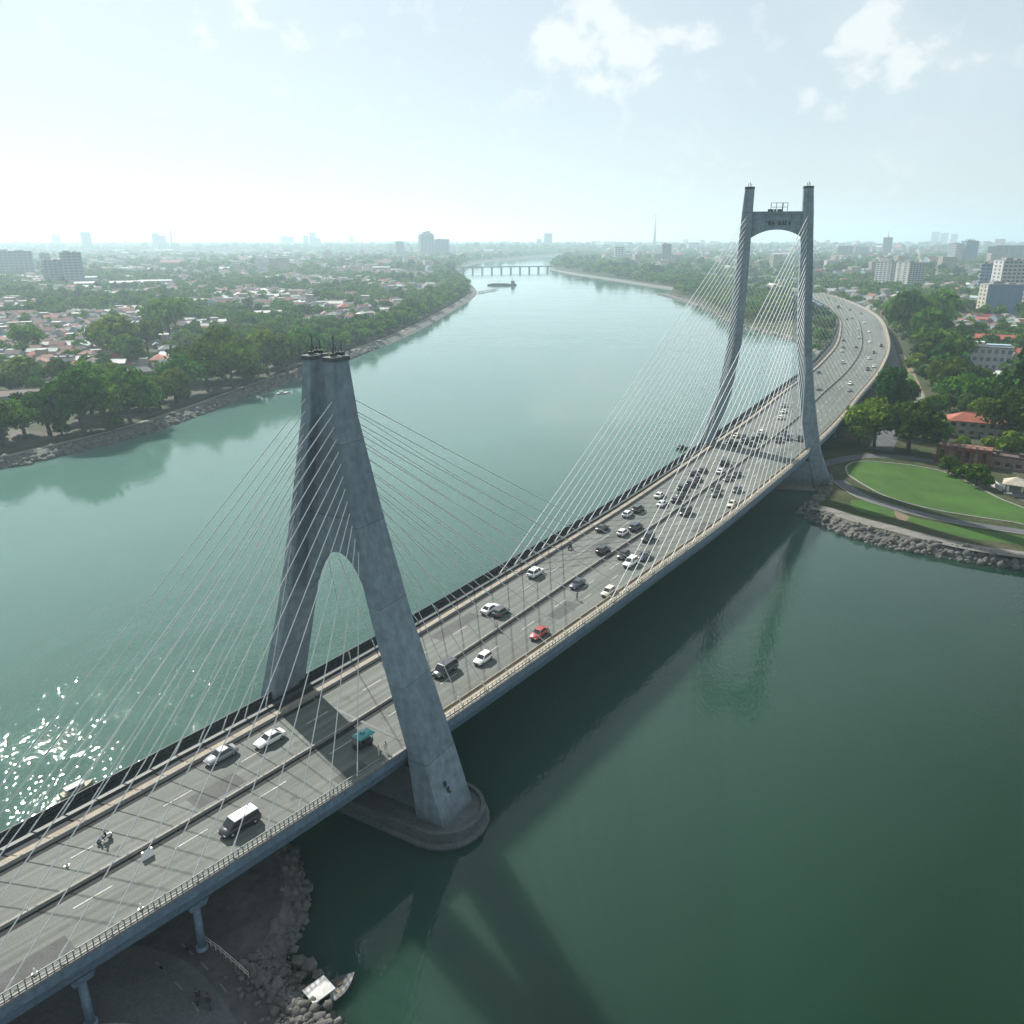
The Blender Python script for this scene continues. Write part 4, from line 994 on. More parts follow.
villa(1008, 470, 46, .35, -.1, 'flat', 4.2, 0, 'pink', 'brown', 'low pinkish flat roofed building right of the brick wall', name='building', cat='building')
# brick ruin-like arcade facing the lawn
x, y, w, az, dep = spot(961, 465.5, 48)
b = MB(); bh = 6.6; n = 6; d_ = 7.0
b.box((0, d_/2, .5), (w, d_, 1.6)); b.box((0, d_/2, bh-.7), (w, d_, 1.4)); b.box((0, d_-.3, bh/2), (w, .6, bh))
for i in range(n+1): b.box((-w/2+.6+(w-1.2)*i/n, .8, bh/2), (1.25, 1.6, bh-.1))
o = b.build('brick_arcade', M['brick'], loc=(x, y, LAND_Z), rz=-az-.08); tag(o, 'red brick arcade building with tall openings along the road above the lawn', 'building')
for i in range(n): MB().box((0, 0, 0), ((w-1.2)/n-1.5, .2, 3.4)).build('window', M['w_cream' if i in (1, 4) else 'glass'], o, loc=(-w/2+.6+(w-1.2)*(i+.5)/n, 1.2, 3.2))
for i in range(7): MB().box((-w/2+1+i*w/7.4, .3, bh+.5), (.9, .5, 1.1 if i % 2 else .6)).build('merlon', M['w_cream'], o)
b = MB(); BLOCKED.append((x, y+4, w*.6))
# left bank buildings that stand out
villa(82, 386, 43, .32, .0, 'shed', 6.0, 1.8, 'pink', 'pale green', 'long hall with pale grey green roof and reddish wall behind the bank trees', name='hall', cat='building')
villa(14, 382, 62, .28, -.1, 'gable', 5.0, 2.4, 'white', 'rust', 'long rust roofed house at the left frame edge')
villa(12, 407, 52, .4, -.12, 'gable', 5.4, 2.2, 'pale blue', 'brown', 'pale blue walled house with brown roof at the left edge, nearest')
villa(46, 412, 34, .2, .28, 'shed', 3.0, .6, 'grey', 'white', 'long narrow white roofed shelter behind the nearest bank trees', name='shelter', cat='shelter')
villa(80, 393, 28, .5, .1, 'flat', 5.8, 0, 'pink', 'rust', 'house with cluttered reddish flat roof below the long hall')
villa(140, 380, 26, .6, .2, 'hip', 4.6, 2.8, 'grey', 'grey', 'grey hipped roof house between the two big bank tree clumps')
villa(170, 356, 20, .6, .2, 'hip', 4.8, 2.6, 'white', 'grey', 'pale hipped house standing alone among trees behind the big tree clump')
villa(249, 361, 24, .6, .15, 'hip', 4.6, 3.0, 'white', 'terracotta', 'red roofed white house at the left of the near pylon top')
villa(262, 319, 38, .3, 0, 'shed', 6, 2.0, 'white', 'white', 'long bright white roofed shed left of the near pylon top', name='warehouse', cat='warehouse')
villa(388, 314, 18, .4, 0, 'shed', 5, 1.6, 'white', 'white', 'white roofed shed among trees right of the near pylon top', name='warehouse', cat='warehouse')
villa(315, 325, 20, .4, .1, 'shed', 5, 1.6, 'white', 'white', 'white roofed shed directly above the near pylon top', name='warehouse', cat='warehouse')
for u, v, w_, lab in ((110, 287, 62, 'long white roofed warehouse below the slim dark tower, left of two'), (156, 285, 30, 'shorter white roofed warehouse below the pair of hazy towers'), (100, 281, 26, 'small far white shed behind the longest warehouse')):
    villa(u, v, w_, .25, 0, 'shed', 7, 2, 'white', 'white', lab, name='warehouse', cat='warehouse')
# riverside kiosk with pyramid roof
x, y, w, az, dep = spot(1014, 494, 21); K = empty('kiosk', (x, y, LAND_Z), -az); tag(K, 'riverside kiosk with a pale pyramid roof at the right edge of the lawn', 'kiosk')
b = MB(); b.box((0, 0, .3), (w*.86, w*.86, .6)); b.box((0, .6, 1.9), (w*.5, w*.4, 2.8)); b.build('wall', M['w_grey'], K)
for sx in (-1, 1):
    for sy in (-1, 1): MB().tube((sx*w*.37, sy*w*.37, .5), (sx*w*.37, sy*w*.37, 3.6), .16, 6).build('post', M['steel'], K)
MB().loft([[(sx*w*.55*k, sy*w*.55*k, z) for sx, sy in ((-1, -1), (1, -1), (1, 1), (-1, 1))] for k, z in ((1, 3.5), (1, 3.75), (.06, 5.6))]).build('roof', M['w_cream'], K)
MB().tube((0, 0, 5.5), (0, 0, 6.4), .12, 5).build('finial', M['w_cream'], K); BLOCKED.append((x, y, 6))
o = ribbon('low_wall', [at(u, v, LAND_Z) for u, v in ((986, 481), (994, 486), (1001, 491))], 1.0, LAND_Z, M['w_white'], 1.5); del o['kind']; tag(o, 'short low white wall between the kiosk and the hedge bushes', 'wall')

# ------------------------------------------------------------------ towns and woods on both banks
def nz(x, y, sc, ph=0.0):
    x, y = x/sc+ph, y/sc-ph*1.7
    return (sin(x*1.3+1.7*sin(y*.9+ph))+sin(y*1.7+1.3*sin(x*1.1))+sin((x+y)*.8+ph*2))/3
_ly = sorted((p[1], p[0]) for p in LSH if p[1] > 200); _ry = sorted((p[1], p[0]) for p in RSH if p[1] > 150)
def lshx(y): return float(np.interp(y, [q[0] for q in _ly], [q[1] for q in _ly]))
def rshx(y): return float(np.interp(y, [q[0] for q in _ry], [q[1] for q in _ry]))
LAWN_ZONE = [at(u, v, LAND_Z) for u, v in ((780, 540), (812, 470), (836, 452), (880, 447), (930, 449), (940, 466), (985, 468), (1030, 480), (1100, 520), (1100, 600))]
STRIPS = [[at(u, v, LAND_Z) for u, v in ((888, 352), (903, 347), (934, 412), (932, 426), (918, 424), (905, 404), (897, 393), (893, 372))],
          [at(u, v, LAND_Z) for u, v in ((955, 371), (1012, 372), (1014, 381), (955, 381))]]
def blocked(x, y, r=0):
    if any((x-a)**2+(y-b_)**2 < (c+r)**2 for a, b_, c in BLOCKED): return True
    if inside(x, y, LAWN_ZONE) or any(inside(x, y, q) for q in STRIPS): return True
    i = int(np.argmin((_m[:, 0]-x)**2+(_m[:, 1]-y)**2))
    if hypot(_m[i, 0]-x, _m[i, 1]-y) < 25+r and i < len(_m)-40: return True
    return False
# trees that stand out
for u, v, w_, k in ((4, 454, 36, 1), (26, 447, 40, 0), (50, 443, 38, 3), (84, 441, 46, 1), (106, 437, 52, 0), (130, 430, 42, 1), (150, 423, 24, 5), (160, 417, 26, 3), (176, 411, 28, 5), (186, 405, 46, 0), (208, 400, 50, 0), (232, 396, 48, 0), (252, 391, 24, 5), (268, 384, 36, 1), (288, 379, 40, 0), (306, 372, 34, 1), (92, 424, 40, 1), (118, 418, 40, 0), (146, 408, 30, 4), (196, 390, 44, 0), (222, 386, 40, 1), (62, 396, 20, 1), (26, 396, 26, 1), (110, 398, 26, 4), (148, 352, 34, 0), (170, 336, 40, 0), (28, 352, 26, 0), (118, 356, 34, 1), (130, 365, 26, 1), (100, 352, 26, 0)):
    px_tree(u, v-(9 if v > 380 else 5 if v > 365 else 0), w_*1.2, k, 'left bank')
    if v > 400 and random.random() < .7: px_tree(u+random.uniform(6, 14), v-7, random.uniform(12, 18), 5, 'left bank')
for u, v, w_, k in ((874, 447, 48, 0), (858, 445, 34, 1), (908, 453, 44, 1), (896, 436, 36, 0), (888, 424, 30, 2), (938, 372, 46, 0), (926, 355, 34, 1), (950, 366, 30, 1), (958, 408, 38, 0), (978, 418, 30, 1), (946, 398, 34, 1), (994, 414, 24, 0), (944, 388, 28, 2), (1008, 446, 54, 0), (1026, 440, 54, 2), (1006, 428, 24, 1), (936, 442, 22, 3), (930, 432, 22, 5), (962, 452, 14, 3), (988, 452, 14, 5), (915, 372, 16, 5), (976, 486, 20, 5), (967, 481, 16, 5), (984, 488, 14, 5), (948, 474, 15, 1), (956, 476, 11, 5), (1010, 462, 26, 5), (822, 322, 13, 1), (829, 319, 12, 0), (832, 330, 13, 1), (825, 334, 15, 0), (820, 345, 14, 1), (815, 353, 12, 0), (828, 343, 11, 3), (818, 331, 13, 1), (813, 341, 12, 1), (903, 340, 36, 1), (918, 332, 36, 0), (934, 336, 34, 1)):
    px_tree(u, v, w_*1.15, k, 'right bank')
for s_ in range(0, 95):      # rows above the left river walk
    y = 500+s_*8.2
    for row in range(2):
        put_tree(lshx(y)-17-row*13-random.uniform(0, 5), y+random.uniform(-3, 3), random.choice((0, 1, 1, 3, 2)), random.uniform(.75, 1.15), 'left bank row')
HOUSES = []
def sow(side, y0, y1, cell, umin, umax, hscale):
    y = y0
    while y < y1:
        y += cell
        x = (umin-512)/FPX*y*1.1-20; x1 = (umax-512)/FPX*y*1.1+30
        while x < x1:
            px, py = x+random.uniform(-.38, .38)*cell, y+random.uniform(-.38, .38)*cell; x += cell
            if y < 4333:
                if side < 0 and px > lshx(py)-(14 if py > 480 else 24): continue
                if side > 0 and px < rshx(py)+14: continue
            u, v = proj(px, py, LAND_Z)
            if not (umin-30 < u < umax+30) or v < 238: continue
            if blocked(px, py, 4): continue
            if side > 0 and float(np.min((_m[:-40, 0]-px)**2+(_m[:-40, 1]-py)**2)) < 33**2: continue
            if any((px-t[0])**2+(py-t[1])**2 < (KINDS[t[2]][1]*t[3]*.42)**2 for t in NEARTREES if abs(px-t[0]) < 30): continue
            g = nz(px, py, 55, .3)+.55*nz(px, py, 17, 1.1)
            if side < 0:
                sd = lshx(py)-px
                if py > 480 and sd < 30+.018*py: tree = True
                else: tree = g > (.10 if py < 700 else .16)
                if py < 480 and sd < 46: tree = True
                elif u < 150 and v > 325 and g < .5: tree = False
            else:
                if u > 815: tree = py < (780 if u < 960 else 620) or g > .12
                else: tree = px-rshx(py) < 150 or g > .0
                if 925 < u < 1005 and 327 < v < 347 and g < .4: tree = False
                if u > 955 and 373 < v < 388: continue
                if u > 1000 and 420 < py < 560 and g < .35: tree = False
                if u > 815 and 640 < py < 760 and 880 < u < 960 and g < -.25: tree = False
            if not tree and blocked(px, py, 22): continue
            if tree: put_tree(px, py, random.choice((0, 0, 1, 1, 2, 3, 4)), random.uniform(.7, 1.15)*hscale, 'left bank' if side < 0 else 'right bank')
            else: HOUSES.append((px, py, random.choice((0, 1, 2, 3, 3, 4, 5, 6, 7, 7, 7, 8, 9, 10, 10, 10)), random.uniform(.6, 1.0)*hscale, random.choice((0, 0, pi/2))+random.gauss(.25, .12), 'left bank' if side < 0 else 'right bank'))
            if not tree and random.random() < .38: put_tree(px+cell*.45, py-cell*.42, random.choice((5, 3, 1, 5)), random.uniform(.6, .95)*hscale, 'left bank' if side < 0 else 'right bank')
NEARTREES = list(TREES)
sow(-1, 285, 900, 11.5, -30, 470, 1.0)
sow(-1, 900, 1900, 17.5, -10, 480, 1.25)
sow(-1, 1900, 4300, 36, -5, 575, 2.0)
sow(1, 330, 800, 12, 815, 1040, 1.0)
sow(1, 800, 1700, 17, 560, 1035, 1.25)
sow(1, 1700, 4300, 36, 520, 1030, 2.0)
sow(0, 4340, 8200, 85, -5, 1030, 3.6)

def seen_size(t, w): return w/math.sqrt(t[0]**2+t[1]**2+CAM_H**2)
LANDMARKS = [(14, 'the far left hazy slab'), (89, 'the slim dark tower'), (165, 'the hazy chimney pair'), (262, 'the bright white shed'), (325, 'the near pylon top'), (435, 'the stepped block by the river'), (654, 'the tall mast'), (770, 'the far pylon'), (905, 'the twin white blocks'), (965, 'the twin hazy towers'), (1005, 'the right edge office towers')]
def zone_of(t, zone):
    u = proj(t[0], t[1], LAND_Z)[0]
    if zone == 'left bank': c = [l for l in LANDMARKS if l[0] < 500]
    else: c = [l for l in LANDMARKS if l[0] > 500]
    return min(c, key=lambda l: abs(l[0]-u))[1]
def rank(items, zf):
    """ordinal of each item within its zone, nearest the camera first"""
    by = {}
    for i, t in enumerate(items): by.setdefault(zf(t), []).append(i)
    res = {}
    for z, L in by.items():
        L.sort(key=lambda i: items[i][0]**2+items[i][1]**2)
        for n, i in enumerate(L): res[i] = (z, n+1)
    return res
# trees: the 295 that show largest are things
KEEP = 292
TREES = [t for t in TREES if not (t[4] != 'left bank row' and t not in NEARTREES and blocked(t[0], t[1], 2))]
TREES.sort(key=lambda t: -seen_size(t, KINDS[t[2]][1]*t[3]))
big, small = TREES[:KEEP], TREES[KEEP:]
rk = rank(big, lambda t: 'left river walk row' if t[4] == 'left bank row' else zone_of(t, t[4]))
for i, t in enumerate(big):
    dist = hypot(t[0], t[1]); ks = t[2]; hi = dist < 480
    sc = t[3]
    root = empty('tree' if ks != 5 else 'shrub', (t[0], t[1], LAND_Z), random.uniform(0, 6.28)); root.scale = (sc, sc, sc*random.uniform(.9, 1.1))
    me, tr = (TREE_HI if hi else TREE_MID)[ks]
    link('crown', me, root); link('trunk', tr, root)
    z, n = rk[i]
    lab = f'{KINDS[ks][0]} {"tree" if ks != 5 else "shrub"}, {ordinal(n)} nearest in the {z}' if 'row' in z else f'{KINDS[ks][0]} {"tree" if ks != 5 else "shrub"}, {ordinal(n)} nearest below {z}'
    tag(root, lab, 'tree' if ks != 5 else 'shrub', 'trees on the left bank' if t[4].startswith('left') else 'trees on the right bank')
def stuff_trees(name, L):
    VV, CC = [[], [], []], None
    n = 0; mi = {'leaf': 0, 'leaf2': 1, 'leaf3': 2}; idx = []
    allV = []
    for t in L:
        V, _ = TREE_LO[t[2]]; a = random.uniform(0, 6.28); s_ = t[3]
        R = np.array([[cos(a), sin(a), 0], [-sin(a), cos(a), 0], [0, 0, 1]])
        allV.append((V@R)*[s_, s_, s_*.92]+[t[0], t[1], LAND_Z]); idx += [mi[KINDS[t[2]][5]] if random.random() < .75 else random.randrange(3)]*(len(V)//4)
    V = np.vstack(allV); o = link(name, np_mesh(name, V, np.arange(len(V)).reshape(-1, 4), [M['leaf'], M['leaf2'], M['leaf3']], idx)); o['kind'] = 'stuff'; return o
stuff_trees('woods', small)
# houses: the 250 that show largest are things
HOUSES.sort(key=lambda t: -seen_size(t, PROTO[t[2]]['w']*t[3]))
bigh, smallh = HOUSES[:250], HOUSES[250:]
rk = rank(bigh, lambda t: zone_of(t, t[5]))
for i, t in enumerate(bigh):
    P = PROTO[t[2]]; sc = (t[3], t[3]*random.uniform(.9, 1.1), t[3])
    if i < 60: o = put_house(P, t[0], t[1], t[4], sc, 3)
    elif i < 130: o = put_house(P, t[0], t[1], t[4], sc, 1)
    else: o = put_house_far(P, t[0], t[1], t[4], sc)
    z, n = rk[i]; kind = 'shed' if P['kind'] == 'shed' else 'house'
    tag(o, f'{P["wall"]} {kind}, {P["roof"]} {KNAME[P["kind"]]} roof, {ordinal(n)} nearest below {z}', kind, 'houses of the town on the '+t[5])
def stuff_houses(L):
    mats = [M['r_'+k] for k in ROOFS]+[M['w_'+k] for k in WALLS]; rk_, wk_ = list(ROOFS), list(WALLS)
    V, F, I = [], [], []
    for t in L:
        P = PROTO[t[2]]; w, d, h, rh = P['w']/2*t[3], P['d']/2*t[3], P['h']*t[3], P['rh']*t[3]
        if t[1] > 1800: w *= random.uniform(.8, 1.9); h *= random.choice((.8, 1, 1, 1.3, 2.2)); 
        c, s_ = cos(t[4]), sin(t[4]); n = len(V)
        pts = [(-w, -d, 0), (w, -d, 0), (w, d, 0), (-w, d, 0), (-w, -d, h), (w, -d, h), (w, d, h), (-w, d, h), (-w, 0, h+rh), (w, 0, h+rh)]
        V += [(t[0]+x*c-y*s_, t[1]+x*s_+y*c, LAND_Z+z) for x, y, z in pts]
        wi = 6+wk_.index(P['wall']); ri = rk_.index(P['roof'])
        for f, m in (((0, 1, 5, 4), wi), ((1, 2, 6, 5), wi), ((2, 3, 7, 6), wi), ((3, 0, 4, 7), wi), ((4, 5, 9, 8), ri), ((8, 9, 6, 7), ri)): F.append(tuple(n+k for k in f)); I.append(m)
        if rh > 0: F += [(n+5, n+6, n+9, n+9), (n+7, n+4, n+8, n+8)]; I += [wi, wi]
    me = bpy.data.meshes.new('far_town'); me.from_pydata(V, [], [f if f[2] != f[3] else f[:3] for f in F])
    for m in mats: me.materials.append(m)
    me.polygons.foreach_set('material_index', I); me.update()
    o = link('far_town', me); o['kind'] = 'stuff'
stuff_houses(smallh)
print('trees', len(TREES), 'houses', len(HOUSES))
# temporary prototypes are not part of the scene
for P in PROTO:
    bpy.data.objects.remove(P['root'])

# ------------------------------------------------------------------ vehicles
CARC = {'white': (.72, .72, .70), 'silver': (.22, .235, .25), 'black': (.012, .012, .014), 'dark grey': (.045, .05, .055), 'red': (.30, .025, .025), 'cream': (.60, .54, .44), 'dark blue': (.02, .03, .06), 'teal': (.02, .22, .24)}
for k, c in CARC.items(): M['c_'+k] = mat('car_paint_'+k.replace(' ', '_'), c, .32, .04, 1.0, spec=.6, coat=.5)
# x, half width, sill, belt for the lower body; cabin: (x front base, x front top, x rear top, x rear base, roof z, half width top)
TYPES = {
 'sedan': dict(L=4.6, W=.90, body=[(-2.3, .72, .38, .78), (-2.2, .84, .30, .93), (-1.5, .90, .26, .98), (0, .90, .26, .96), (1.1, .90, .26, .93), (1.9, .86, .28, .80), (2.25, .76, .32, .68), (2.3, .66, .36, .60)], cab=(1.05, .35, -.95, -1.75, 1.46, .62), wx=1.36, wr=.33),
 'hatchback': dict(L=4.0, W=.86, body=[(-2.0, .72, .38, .85), (-1.92, .84, .30, .98), (-1.2, .86, .26, 1.0), (0, .86, .26, .97), (1.0, .86, .26, .94), (1.65, .82, .28, .82), (1.95, .72, .32, .70), (2.0, .62, .36, .62)], cab=(1.0, .35, -1.45, -1.88, 1.53, .63), wx=1.25, wr=.32),
 'suv': dict(L=4.7, W=.94, body=[(-2.35, .80, .45, 1.0), (-2.28, .90, .36, 1.10), (-1.4, .94, .34, 1.12), (0, .94, .34, 1.1), (1.0, .94, .34, 1.08), (1.9, .90, .36, 1.0), (2.28, .82, .40, .88), (2.35, .72, .45, .78)], cab=(1.05, .45, -1.85, -2.2, 1.82, .72), wx=1.42, wr=.38),
 'minivan': dict(L=5.0, W=.95, body=[(-2.5, .86, .40, 1.0), (-2.42, .93, .30, 1.12), (-1.4, .95, .28, 1.14), (0, .95, .28, 1.12), (1.3, .95, .28, 1.06), (2.0, .91, .30, .95), (2.42, .82, .34, .80), (2.5, .72, .38, .70)], cab=(1.75, .95, -2.15, -2.4, 1.95, .78), wx=1.55, wr=.36),
 'bus': dict(L=9.0, W=1.2, body=[(-4.5, 1.1, .5, 1.3), (-4.42, 1.2, .4, 1.4), (0, 1.2, .4, 1.4), (4.3, 1.2, .4, 1.35), (4.5, 1.1, .5, 1.25)], cab=(4.4, 4.1, -4.2, -4.42, 3.05, 1.08), wx=2.9, wr=.48),
}
def car_parts(ty, col, roofcol=None):
    T = TYPES[ty]; W_ = T['W']; P = []
    b = MB(); rings = []
    for x, w, z0, z1 in T['body']:
        c = min(.14, (z1-z0)*.3)
        rings.append([(x, -w+.06, z0), (x, -w, z0+.12), (x, -w, z1-c), (x, -w+c, z1), (x, w-c, z1), (x, w, z1-c), (x, w, z0+.12), (x, w-.06, z0)])
    b.loft(rings, 0, smooth=True)
    xf, xft, xrt, xr, zt, wt = T['cab']; zb = min(z for _, _, _, z in T['body'][2:5])-.02; wb = W_-.08
    cab = [[(xr, -wb, zb), (xf, -wb, zb), (xf, wb, zb), (xr, wb, zb)], [(xrt, -wt, zt-.06), (xft, -wt, zt-.06), (xft, wt, zt-.06), (xrt, wt, zt-.06)]]
    b.loft(cab, 0)
    P.append(('body', b, 'c_'+col, []))
    r = MB(); r.loft([[(xrt-.06, -wt-.03, zt-.07), (xft+.08, -wt-.03, zt-.07), (xft+.08, wt+.03, zt-.07), (xrt-.06, wt+.03, zt-.07)], [(xrt+.05, -wt+.08, zt), (xft-.1, -wt+.08, zt), (xft-.1, wt-.08, zt), (xrt+.05, wt-.08, zt)]])
    P.append(('roof', r, 'c_'+(roofcol or col), []))
    def pane(p00, p10, p11, p01, inset, push):
        q = [Vector(p) for p in (p00, p10, p11, p01)]; c = sum(q, Vector())/4; n = (q[1]-q[0]).cross(q[3]-q[0]).normalized()
        q = [c+(p-c)*inset+n*push for p in q]; m = MB(); m.add(q+[p-n*.05 for p in q], [(0, 1, 2, 3), (4, 7, 6, 5), (0, 4, 5, 1), (1, 5, 6, 2), (2, 6, 7, 3), (3, 7, 4, 0)]); return m
    z2 = zt-.06
    P.append(('windshield', pane((xf, -wb, zb), (xf, wb, zb), (xft, wt, z2), (xft, -wt, z2), .88, .015), 'glass', []))
    P.append(('rear_window', pane((xr, wb, zb), (xr, -wb, zb), (xrt, -wt, z2), (xrt, wt, z2), .84, .015), 'glass', []))
    P.append(('side_window', pane((xr, -wb, zb), (xf, -wb, zb), (xft, -wt, z2), (xrt, -wt, z2), .86, .015), 'glass', []))
    P.append(('side_window', pane((xf, wb, zb), (xr, wb, zb), (xrt, wt, z2), (xft, wt, z2), .86, .015), 'glass', []))
    for sx in (-1, 1):
        for sy in (-1, 1):
            x = sx*T['wx']; rr = T['wr']; m = MB(); m.tube((x, sy*(W_-.20), rr), (x, sy*(W_+.02), rr), rr, 14)
            h = MB(); h.tube((x, sy*(W_+.01), rr), (x, sy*(W_+.035), rr), rr*.62, 10); P.append(('wheel', m, 'tyre', [('rim', h, 'rim')]))
    bx, bw, bz0, bz1 = T['body'][-2]; rx, rw, rz0, rz1 = T['body'][0]
    for sy in (-1, 1):
        m = MB(); m.box((bx+.02, sy*(bw-.2), bz1-.14), (.12, .34, .14)); P.append(('headlight', m, 'lamp', []))
        m = MB(); m.box((rx, sy*(rw-.16), rz1-.1), (.1, .26, .18)); P.append(('taillight', m, 'tail', []))
    m = MB(); m.box((bx+.06, 0, T['body'][-2][2]+.16), (.14, bw*1.3, .16)); P.append(('bumper', m, 'steel', []))
    m = MB(); m.box((rx+.0, 0, rz0+.1), (.12, rw*1.5, .14)); P.append(('bumper', m, 'steel', []))
    return P
CARMESH = {}
def meshes_for(key, parts):
    if key not in CARMESH:
        CARMESH[key] = [(n, b.mesh(n, M[m]), [(n2, b2.mesh(n2, M[m2])) for n2, b2, m2 in ch]) for n, b, m, ch in parts]
    return CARMESH[key]
def joined_for(name, key, parts):
    if key not in CARMESH:
        J = MB(); mats = []
        for n, b, m, ch in [(n, b, m, 0) for n, b, m, ch in parts]+[(n2, b2, m2, 0) for p in parts for n2, b2, m2 in p[3]]:
            if m not in mats: mats.append(m)
            o = len(J.v); J.v += b.v; J.f += [tuple(o+i for i in f) for f in b.f]; J.m += [mats.index(m)]*len(b.f); J.sm += b.sm
        CARMESH[key] = J.mesh(name, [M[m] for m in mats])
    return CARMESH[key]
def place_vehicle(ty, col, x, y, z, rz, label, detail, roofcol=None, group='vehicles on the bridge', scale=1.0):
    name = {'sedan': 'sedan_car', 'hatchback': 'hatchback_car', 'suv': 'suv_car'}.get(ty, ty); cat = {'minivan': 'van', 'bus': 'bus'}.get(ty, 'car')
    if detail:
        r = empty(name, (x, y, z), rz); r.scale = (scale,)*3
        for n, me, ch in meshes_for((ty, col, roofcol), car_parts(ty, col, roofcol)):
            o = link(n, me, r)
            for n2, me2 in ch: link(n2, me2, o)
    else:
        r = link(name, joined_for(name, (ty, col, roofcol, 'far'), car_parts(ty, col, roofcol)), None, (x, y, z), rz, (scale,)*3)
    tag(r, label, cat, group); return r
# (u, v, type, colour) as surveyed on the deck
CARS = [(229, 835, 'minivan', 'black'), (438, 673, 'minivan', 'dark grey'), (484, 661, 'hatchback', 'white'), (539, 636, 'sedan', 'red'), (578, 586, 'sedan', 'dark blue'), (617, 595, 'hatchback', 'cream'), (625.5, 556, 'hatchback', 'black'), (627.5, 567.5, 'suv', 'white'), (637, 563.5, 'sedan', 'dark blue'), (647.5, 540.5, 'suv', 'black'),
 (230, 754, 'sedan', 'silver'), (274, 740, 'sedan', 'white'), (489, 612, 'sedan', 'white'), (503, 613.5, 'hatchback', 'dark grey'), (539.5, 573, 'suv', 'white'), (600, 555, 'suv', 'black'), (601, 531, 'sedan', 'black'), (621, 536, 'hatchback', 'white'), (631, 533, 'suv', 'dark blue'), (628, 516, 'hatchback', 'white'), (637, 512, 'suv', 'dark grey'), (659, 497.5, 'sedan', 'white'), (660, 507, 'sedan', 'white'), (667, 508.5, 'hatchback', 'black'), (676, 500.5, 'sedan', 'dark grey'), (681, 491.5, 'suv', 'black'), (688, 488, 'suv', 'black'), (694, 474.5, 'hatchback', 'black'), (699.5, 474.5, 'hatchback', 'dark grey'), (697, 481, 'sedan', 'black'), (686, 514, 'minivan', 'black'), (723, 466, 'minivan', 'black'), (721, 473, 'sedan', 'white'), (726, 481.5, 'sedan', 'dark grey'), (733, 479.5, 'sedan', 'black'), (712, 493, 'hatchback', 'black'), (717, 495, 'sedan', 'dark grey'), (738, 491, 'hatchback', 'dark grey'), (734, 507, 'sedan', 'cream'),
 (729, 443.5, 'sedan', 'black'), (736.5, 445, 'suv', 'black'), (742, 445.5, 'suv', 'dark blue'), (748, 445.5, 'suv', 'black'), (753.7, 445, 'suv', 'dark grey'), (759.5, 440.5, 'minivan', 'black'), (736.6, 437, 'sedan', 'cream'), (743.5, 438, 'sedan', 'dark grey'), (760.5, 434.5, 'hatchback', 'white'), (784.5, 406.5, 'sedan', 'silver'), (783.5, 413, 'sedan', 'white'), (781, 419, 'hatchback', 'white'), (786, 433.7, 'sedan', 'black'), (778.6, 442, 'suv', 'black'), (784, 442.5, 'suv', 'dark blue'), (800, 440, 'minivan', 'black'),
 (867.4, 370.5, 'suv', 'dark grey'), (874, 367, 'sedan', 'white'), (869, 359, 'sedan', 'white'), (873.7, 353.5, 'sedan', 'black'), (881, 346.5, 'suv', 'black'), (869.5, 343, 'sedan', 'white'), (869, 332.5, 'sedan', 'white'), (864, 323.5, 'sedan', 'white'), (861, 314, 'sedan', 'black'), (850, 384.7, 'sedan', 'white'), (849, 391.5, 'sedan', 'silver'),
 (819, 373, 'hatchback', 'silver'), (843, 363.5, 'suv', 'white'), (842, 352.5, 'sedan', 'white'), (843, 347.6, 'sedan', 'silver'), (843.5, 341, 'sedan', 'black'), (856, 348, 'sedan', 'dark grey'), (859, 338.6, 'sedan', 'white'), (858, 330.5, 'sedan', 'white'), (851.5, 318.5, 'suv', 'white'), (847, 320, 'sedan', 'black'), (850, 310.5, 'sedan', 'black'), (838, 308, 'bus', 'black'), (834.7, 301.5, 'sedan', 'black'), (829, 299, 'sedan', 'dark grey'), (818.5, 390, 'sedan', 'silver')]
SP1, SP2 = s1, s2
recs = []
for u, v, ty, col in CARS:
    x, y = at(u, v, DECK); s = nearest_s(x, y); mx, my, tx, ty_ = cl(s); o = (x-mx)*ty_-(y-my)*tx
    recs.append((s, o, ty, col, u, v))
def car_zone(s, o):
    side = 'right of the median' if o > 0 else 'left of the median'
    if s < SP1: return 'before the near pylon', side
    if s < SP2: return 'past the near pylon', side
    return 'past the far pylon', side
cnt = {}; PLACED = []
recs.sort()
for s, o, ty, col, u, v in recs:
    z = car_zone(s, o); cnt[z] = cnt.get(z, 0)+1
    o = max(o, occ(s)+1.7) if o < 0 else min(o, orr(s)-(3.2 if s > 50 else 1.8))
    if abs(o) < 1.7: o = 1.7 if o > 0 else -1.7
    x, y = br(s, o); rz = heading(s)+(pi if (o > 0 or s < SP1) else 0)+random.gauss(0, .02)
    nm = {'minivan': 'van', 'suv': 'suv', 'bus': 'minibus'}.get(ty, ty)
    lab = f'{col} {nm}, {ordinal(cnt[z])} vehicle {z[0]} {z[1]}'
    if (ty, col) == ('minivan', 'black') and s < 30: lab = 'black van with a white roof driving near the lower left corner'
    for _ in range(12):      # nose to tail, never into one another
        near = [q for q in PLACED if abs(q[1]-o) < 2.3 and abs(q[0]-s) < (TYPES[ty]['L']+q[2])/2+.7]
        if not near: break
        s = max(q[0]+(TYPES[ty]['L']+q[2])/2+.75 for q in near)
    PLACED.append((s, o, TYPES[ty]['L'])); x, y = br(s, o)
    place_vehicle(ty, col, x, y, DECK+.065, rz, lab, s < 150, 'white' if s < 30 and ty == 'minivan' else None, scale=1.0 if not (ty == 'bus' and s < 150) else .72)

